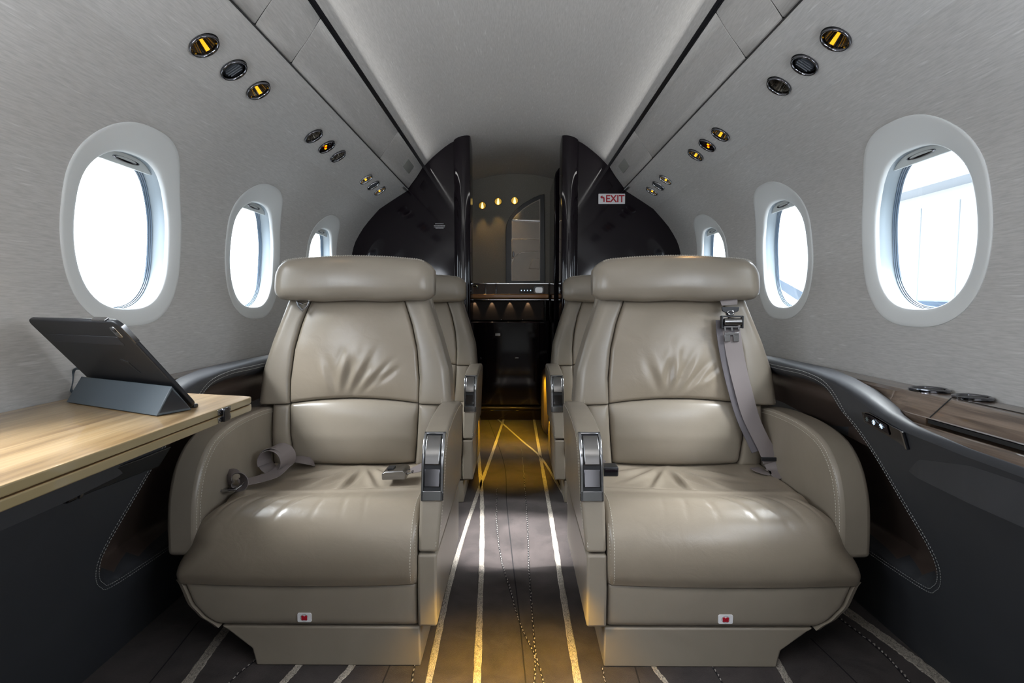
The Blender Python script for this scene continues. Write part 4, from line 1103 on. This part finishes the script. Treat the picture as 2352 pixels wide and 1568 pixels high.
# galley unit
ga = root('galley_counter', (-.10, 3.12, 0), 'black lacquered galley unit with walnut counter seen through the doorway', 'counter')
off = Vector(ga.location)
def gb(name, c, d, m, bev=.002, parent=ga):
    mb = MB(); mb.box(Vector(c)-off, d); return mb.build(name, m, parent, bev=bev, seg=2)
gb('splashback', (-.158, 3.188, .760), (.70, .02, .075), mat('brown_veneer', (.10, .065, .045), .4))
gb('splashback_trim', (-.158, 3.17, .797), (.70, .04, .006), M_chrome, .001)
gb('worktop', (-.150, 3.14, .722), (.68, .10, .026), mat('amber_wood_edge', (.50, .23, .08), .3, 0, .5, coat=.5), .006)
gb('worktop_trim', (-.150, 3.135, .702), (.68, .10, .006), M_chrome, .001)
gb('upper_drawer', (-.165, 3.15, .640), (.66, .06, .116), mat('espresso_lacquer', (.030, .022, .019), .55, 0, .3), .004)
dr = gb('cabinet_door', (-.165, 3.14, .33), (.62, .07, .49), M_gloss, .006)
gb('cabinet_side', (.159, 3.15, .33), (.07, .09, .50), M_gloss, .012)
gb('kick_rail', (-.155, 3.12, .070), (.69, .06, .020), mat('bronze_rail', (.10, .075, .045), .3, .8), .006)
gb('kick_plate', (-.155, 3.13, .03), (.69, .06, .06), M_gloss, .004)
gb('door_latch', (-.105, 3.102, .50), (.035, .006, .018), M_chrome, .003, dr)
gb('door_latch', (-.205, 3.102, .36), (.012, .006, .012), M_chrome, .003, dr)
gb('door_latch', (.005, 3.102, .365), (.028, .006, .012), M_brush, .003, dr)
for x in (-.20, -.10, 0): gb('drawer_stud', (x*1.25+.04, 3.118, .586), (.006, .006, .004), M_chrome, .001)
gp = root('galley_control_panel', (.06, 3.175, .757), 'black switch panel with small white lights beside the silver tray', 'control panel')
mb = MB(); mb.box((0, 0, 0), (.078, .012, .022)); mb.build('panel_face', M_black, gp, bev=.002)
for k in range(4):
    mb = MB(); mb.box((-.028+.018*k, -.0065, 0), (.005, .002, .006)); mb.build('indicator_mark', M_icon, gp)
mb = MB(); mb.rings([[(.135+a*s_, y, .760+b*s_) for a, b in bez((0, 0), .062, .045, .014)] for y, s_ in ((3.172, 1), (3.155, 1), (3.150, .94), (3.155, .8), (3.168, .7))])
o = mb.build('serving_tray', mat('pale_silver', (.75, .78, .80), .25, .6), ang=40); recenter(o, (.135, 3.16, .738)); tag(o, 'rounded silver tray standing at the right end of the galley counter', 'tray')
for x, nm, m_ in ((-.175, 'left', M_brush), (-.115, 'right', M_chrome)):
    mb = MB(); mb.tube([(x, 3.125, .735), (x, 3.125, .745), (x, 3.125, .792), (x, 3.125, .796)], [.005, .0035, .0035, .005], 12); o = mb.build('counter_post', m_); recenter(o, (x, 3.125, .735))
    tag(o, 'slim shiny post on the galley counter, %s of two' % nm, 'post', 'posts on the galley counter')
mb = MB(); mb.tube(catmull([(-.255, 3.12, .736), (-.255, 3.12, .765), (-.245, 3.11, .778), (-.225, 3.10, .778), (-.220, 3.10, .765)], 5), .005, 10); o = mb.build('faucet', M_chrome); recenter(o, (-.255, 3.12, .736))
tag(o, 'small curved chrome faucet at the left end of the galley counter', 'faucet')
for x in (-.24, -.14, -.035, .07): spot('counter_lamp', (x, 3.108, .697), (0, .30, -1), .30, (1, .72, .42), 60, .5, .003)
# tall closet and seat edge at the right of the vestibule
mb = MB(); 
mb.prism([(.196, 0), (.196, 1.315), (.202, 1.345), (.218, 1.368), (.245, 1.382), (.55, 1.382), (.55, 0)], 2.78, 3.16, 'y'); o = mb.build('closet', M_gloss, bev=.006); recenter(o, (.37, 2.97, 0)); tag(o, 'tall glossy black closet with rounded top right of the galley', 'closet')
mb = MB(); mb.rings([[(.20+a*.5-.05+.02, y, b) for a, b in bez((0, 0), .16, .44, .07)] for y in (2.60, 2.62)]) if False else None
mb = MB(); sc_ = []
for y, s_ in ((2.62, .88), (2.635, .96), (2.66, 1), (2.74, 1), (2.77, .95)):
    sc_.append([(.205+a*s_, y, .19+b*s_) for a, b in bez((0, 0), .15, .355, .06)])
mb.rings(sc_); o = mb.build('jump_seat', M_dlea2, ang=50); recenter(o, (.205, 2.74, 0)); tag(o, 'dark brown leather rounded seat edge at the right of the doorway', 'seat')

# rear closure of the cabin (behind the camera) as a plain wall behind the added fill lamp
mb = MB(); mb.box((0, Y0-.02, .70), (1.7, .04, 1.62)); struct(mb.build('wall_back', M_fab, smooth=False))

# ------------------------------------------------------------------ amber floor lamps under the seat sides
AM = (1, .58, .02)
def amber(loc, d, e, ang=110): spot('floor_lamp_light', loc, d, e*(6.5 if loc[1] < 1.5 else 9), AM, ang, .9, .02)
amber((-.085, .92, .20), (.05, -.02, -1), .7, 110); amber((.075, .92, .20), (-.05, -.02, -1), .7, 110)
amber((-.128, 2.08, .24), (.2, .1, -1), .35, 100); amber((.12, 2.08, .24), (-.2, .1, -1), .35, 100)
amber((.15, 2.56, .34), (-.3, .35, -1), 1.2); amber((-.16, 2.60, .34), (.35, .3, -1), .7)
# the aisle between the seats is lit by added spots outside the windows
# ------------------------------------------------------------------ fuselage skin added over the cabin lining against light leaks, then outside
mb = MB(); hl = [(-.80, 1.06), (-.68, 1.20), (-.52, 1.37), (-.3, 1.51), (0, 1.56), (.3, 1.51), (.52, 1.37), (.68, 1.20), (.80, 1.06)]
mb.prism(hl+[(x*1.03, z+.03) for x, z in hl[::-1]], Y0-.05, 3.45, 'y'); struct(mb.build('trim_6', M_gap, smooth=False))
mb = MB(); mb.box((0, 3.36, .75), (1.7, .04, 1.7)); struct(mb.build('trim_7', M_gloss, smooth=False))
for s_ in (-1, 1):
    mb = MB(); mb.box((s_*.80, 2.99, .62), (.03, .96, 1.36)); struct(mb.build('trim_8' if s_ < 0 else 'trim_9', M_gap, smooth=False))
    mb = MB(); mb.box((s_*.86, .6, .20), (.03, 4.0, .52)); struct(mb.build('trim_10' if s_ < 0 else 'trim_11', M_gap, smooth=False))
#
mb = MB(); mb.box((0, 3, -1.35), (60, 60, .1)); o = mb.build('apron_ground', M_apron, smooth=False); recenter(o, (0, 3, -1.3)); o['kind'] = 'structure'
hg = root('hangar', (9.5, 4, -1.3), 'white hangar wall with a projecting beam seen through the right windows', 'building')
mb = MB(); mb.box((0.1, 0, 4), (.2, 30, 8)); mb.build('cladding', M_hangar, hg, smooth=False)
mb = MB(); mb.box((-.35, 0, 4.75), (.7, 22, .5)); mb.build('beam', mat('beam_paint', (.42, .44, .46), .6), hg, smooth=False)
mb = MB()
for k in range(-8, 9): mb.box((-.01, k*1.1, 2.1), (.03, .03, 4.2))
g = mb.build('cladding_joint', mat('joint_grey', (.40, .42, .43), .6), hg, smooth=False); g['kind'] = 'stuff'
wg = root('parked_aircraft_wing', (4.5, 8.9, .35), 'grey upswept wing tip seen low in the middle right window', 'wing')
mb = MB(); mb.rings([[(x, y, z+t) for (x, y, t) in ((0-.1, a, 0), (0, a+.5*c_, .03*c_), (.1, a+c_, 0), (0, a+.5*c_, -.03*c_))] for x, a, z, c_ in ((0, 0, 0, 1),)] +
                    [[(-.1, .3, .9), (0, .55, .92), (.1, .8, .9), (0, .55, .88)]]) 
mb.v = []; mb.f = []; mb.m = []
mb.rings([[(4, -.6, .3), (4, .6, .36), (4, .8, .30), (4, .6, .24)], [(.3, -.2, .42), (.3, .3, .45), (.3, .4, .42), (.3, .3, .39)], [(-.2, 0, .75), (-.22, .25, .76), (-.23, .35, .75), (-.2, .25, .74)]])
mb.build('wing_surface', M_blue, wg, ang=40)
po = MB(); po.tube([(-7, 3.85, -1.3), (-7, 3.85, 5)], .018, 8); o = po.build('mast', M_blue); recenter(o, (-7, 3.85, -1.3)); tag(o, 'thin grey mast outside the nearest left window', 'mast')

vh = root('ground_vehicle', (8.2, 9.3, -1.3), 'blue-grey ground vehicle roof low in the nearest right window', 'vehicle')
mb = MB(); mb.rings([[(x*k, y*k2, z) for x, y in bez((0, 0), 2.0, 4.4, .4)] for z, k, k2 in ((.45, .96, .98), (.7, 1, 1), (1.25, 1, 1), (1.9, .86, .84), (2.02, .78, .76))]); mb.build('body', mat('vehicle_paint', (.20, .30, .42), .35), vh)
for x in (-.92, .92):
    for y in (-1.4, 1.4):
        mb = MB(); mb.tube([(x-.1, y, .38), (x+.1, y, .38)], .38, 20); mb.build('wheel', M_black, vh)
for x in (-.6, .6):
    mb = MB(); mb.box((x, -2.02, 1.65), (.3, .5, .3)); mb.build('tail_light', mat('tail_light_red', (.7, .05, .03), .4), vh, bev=.03)
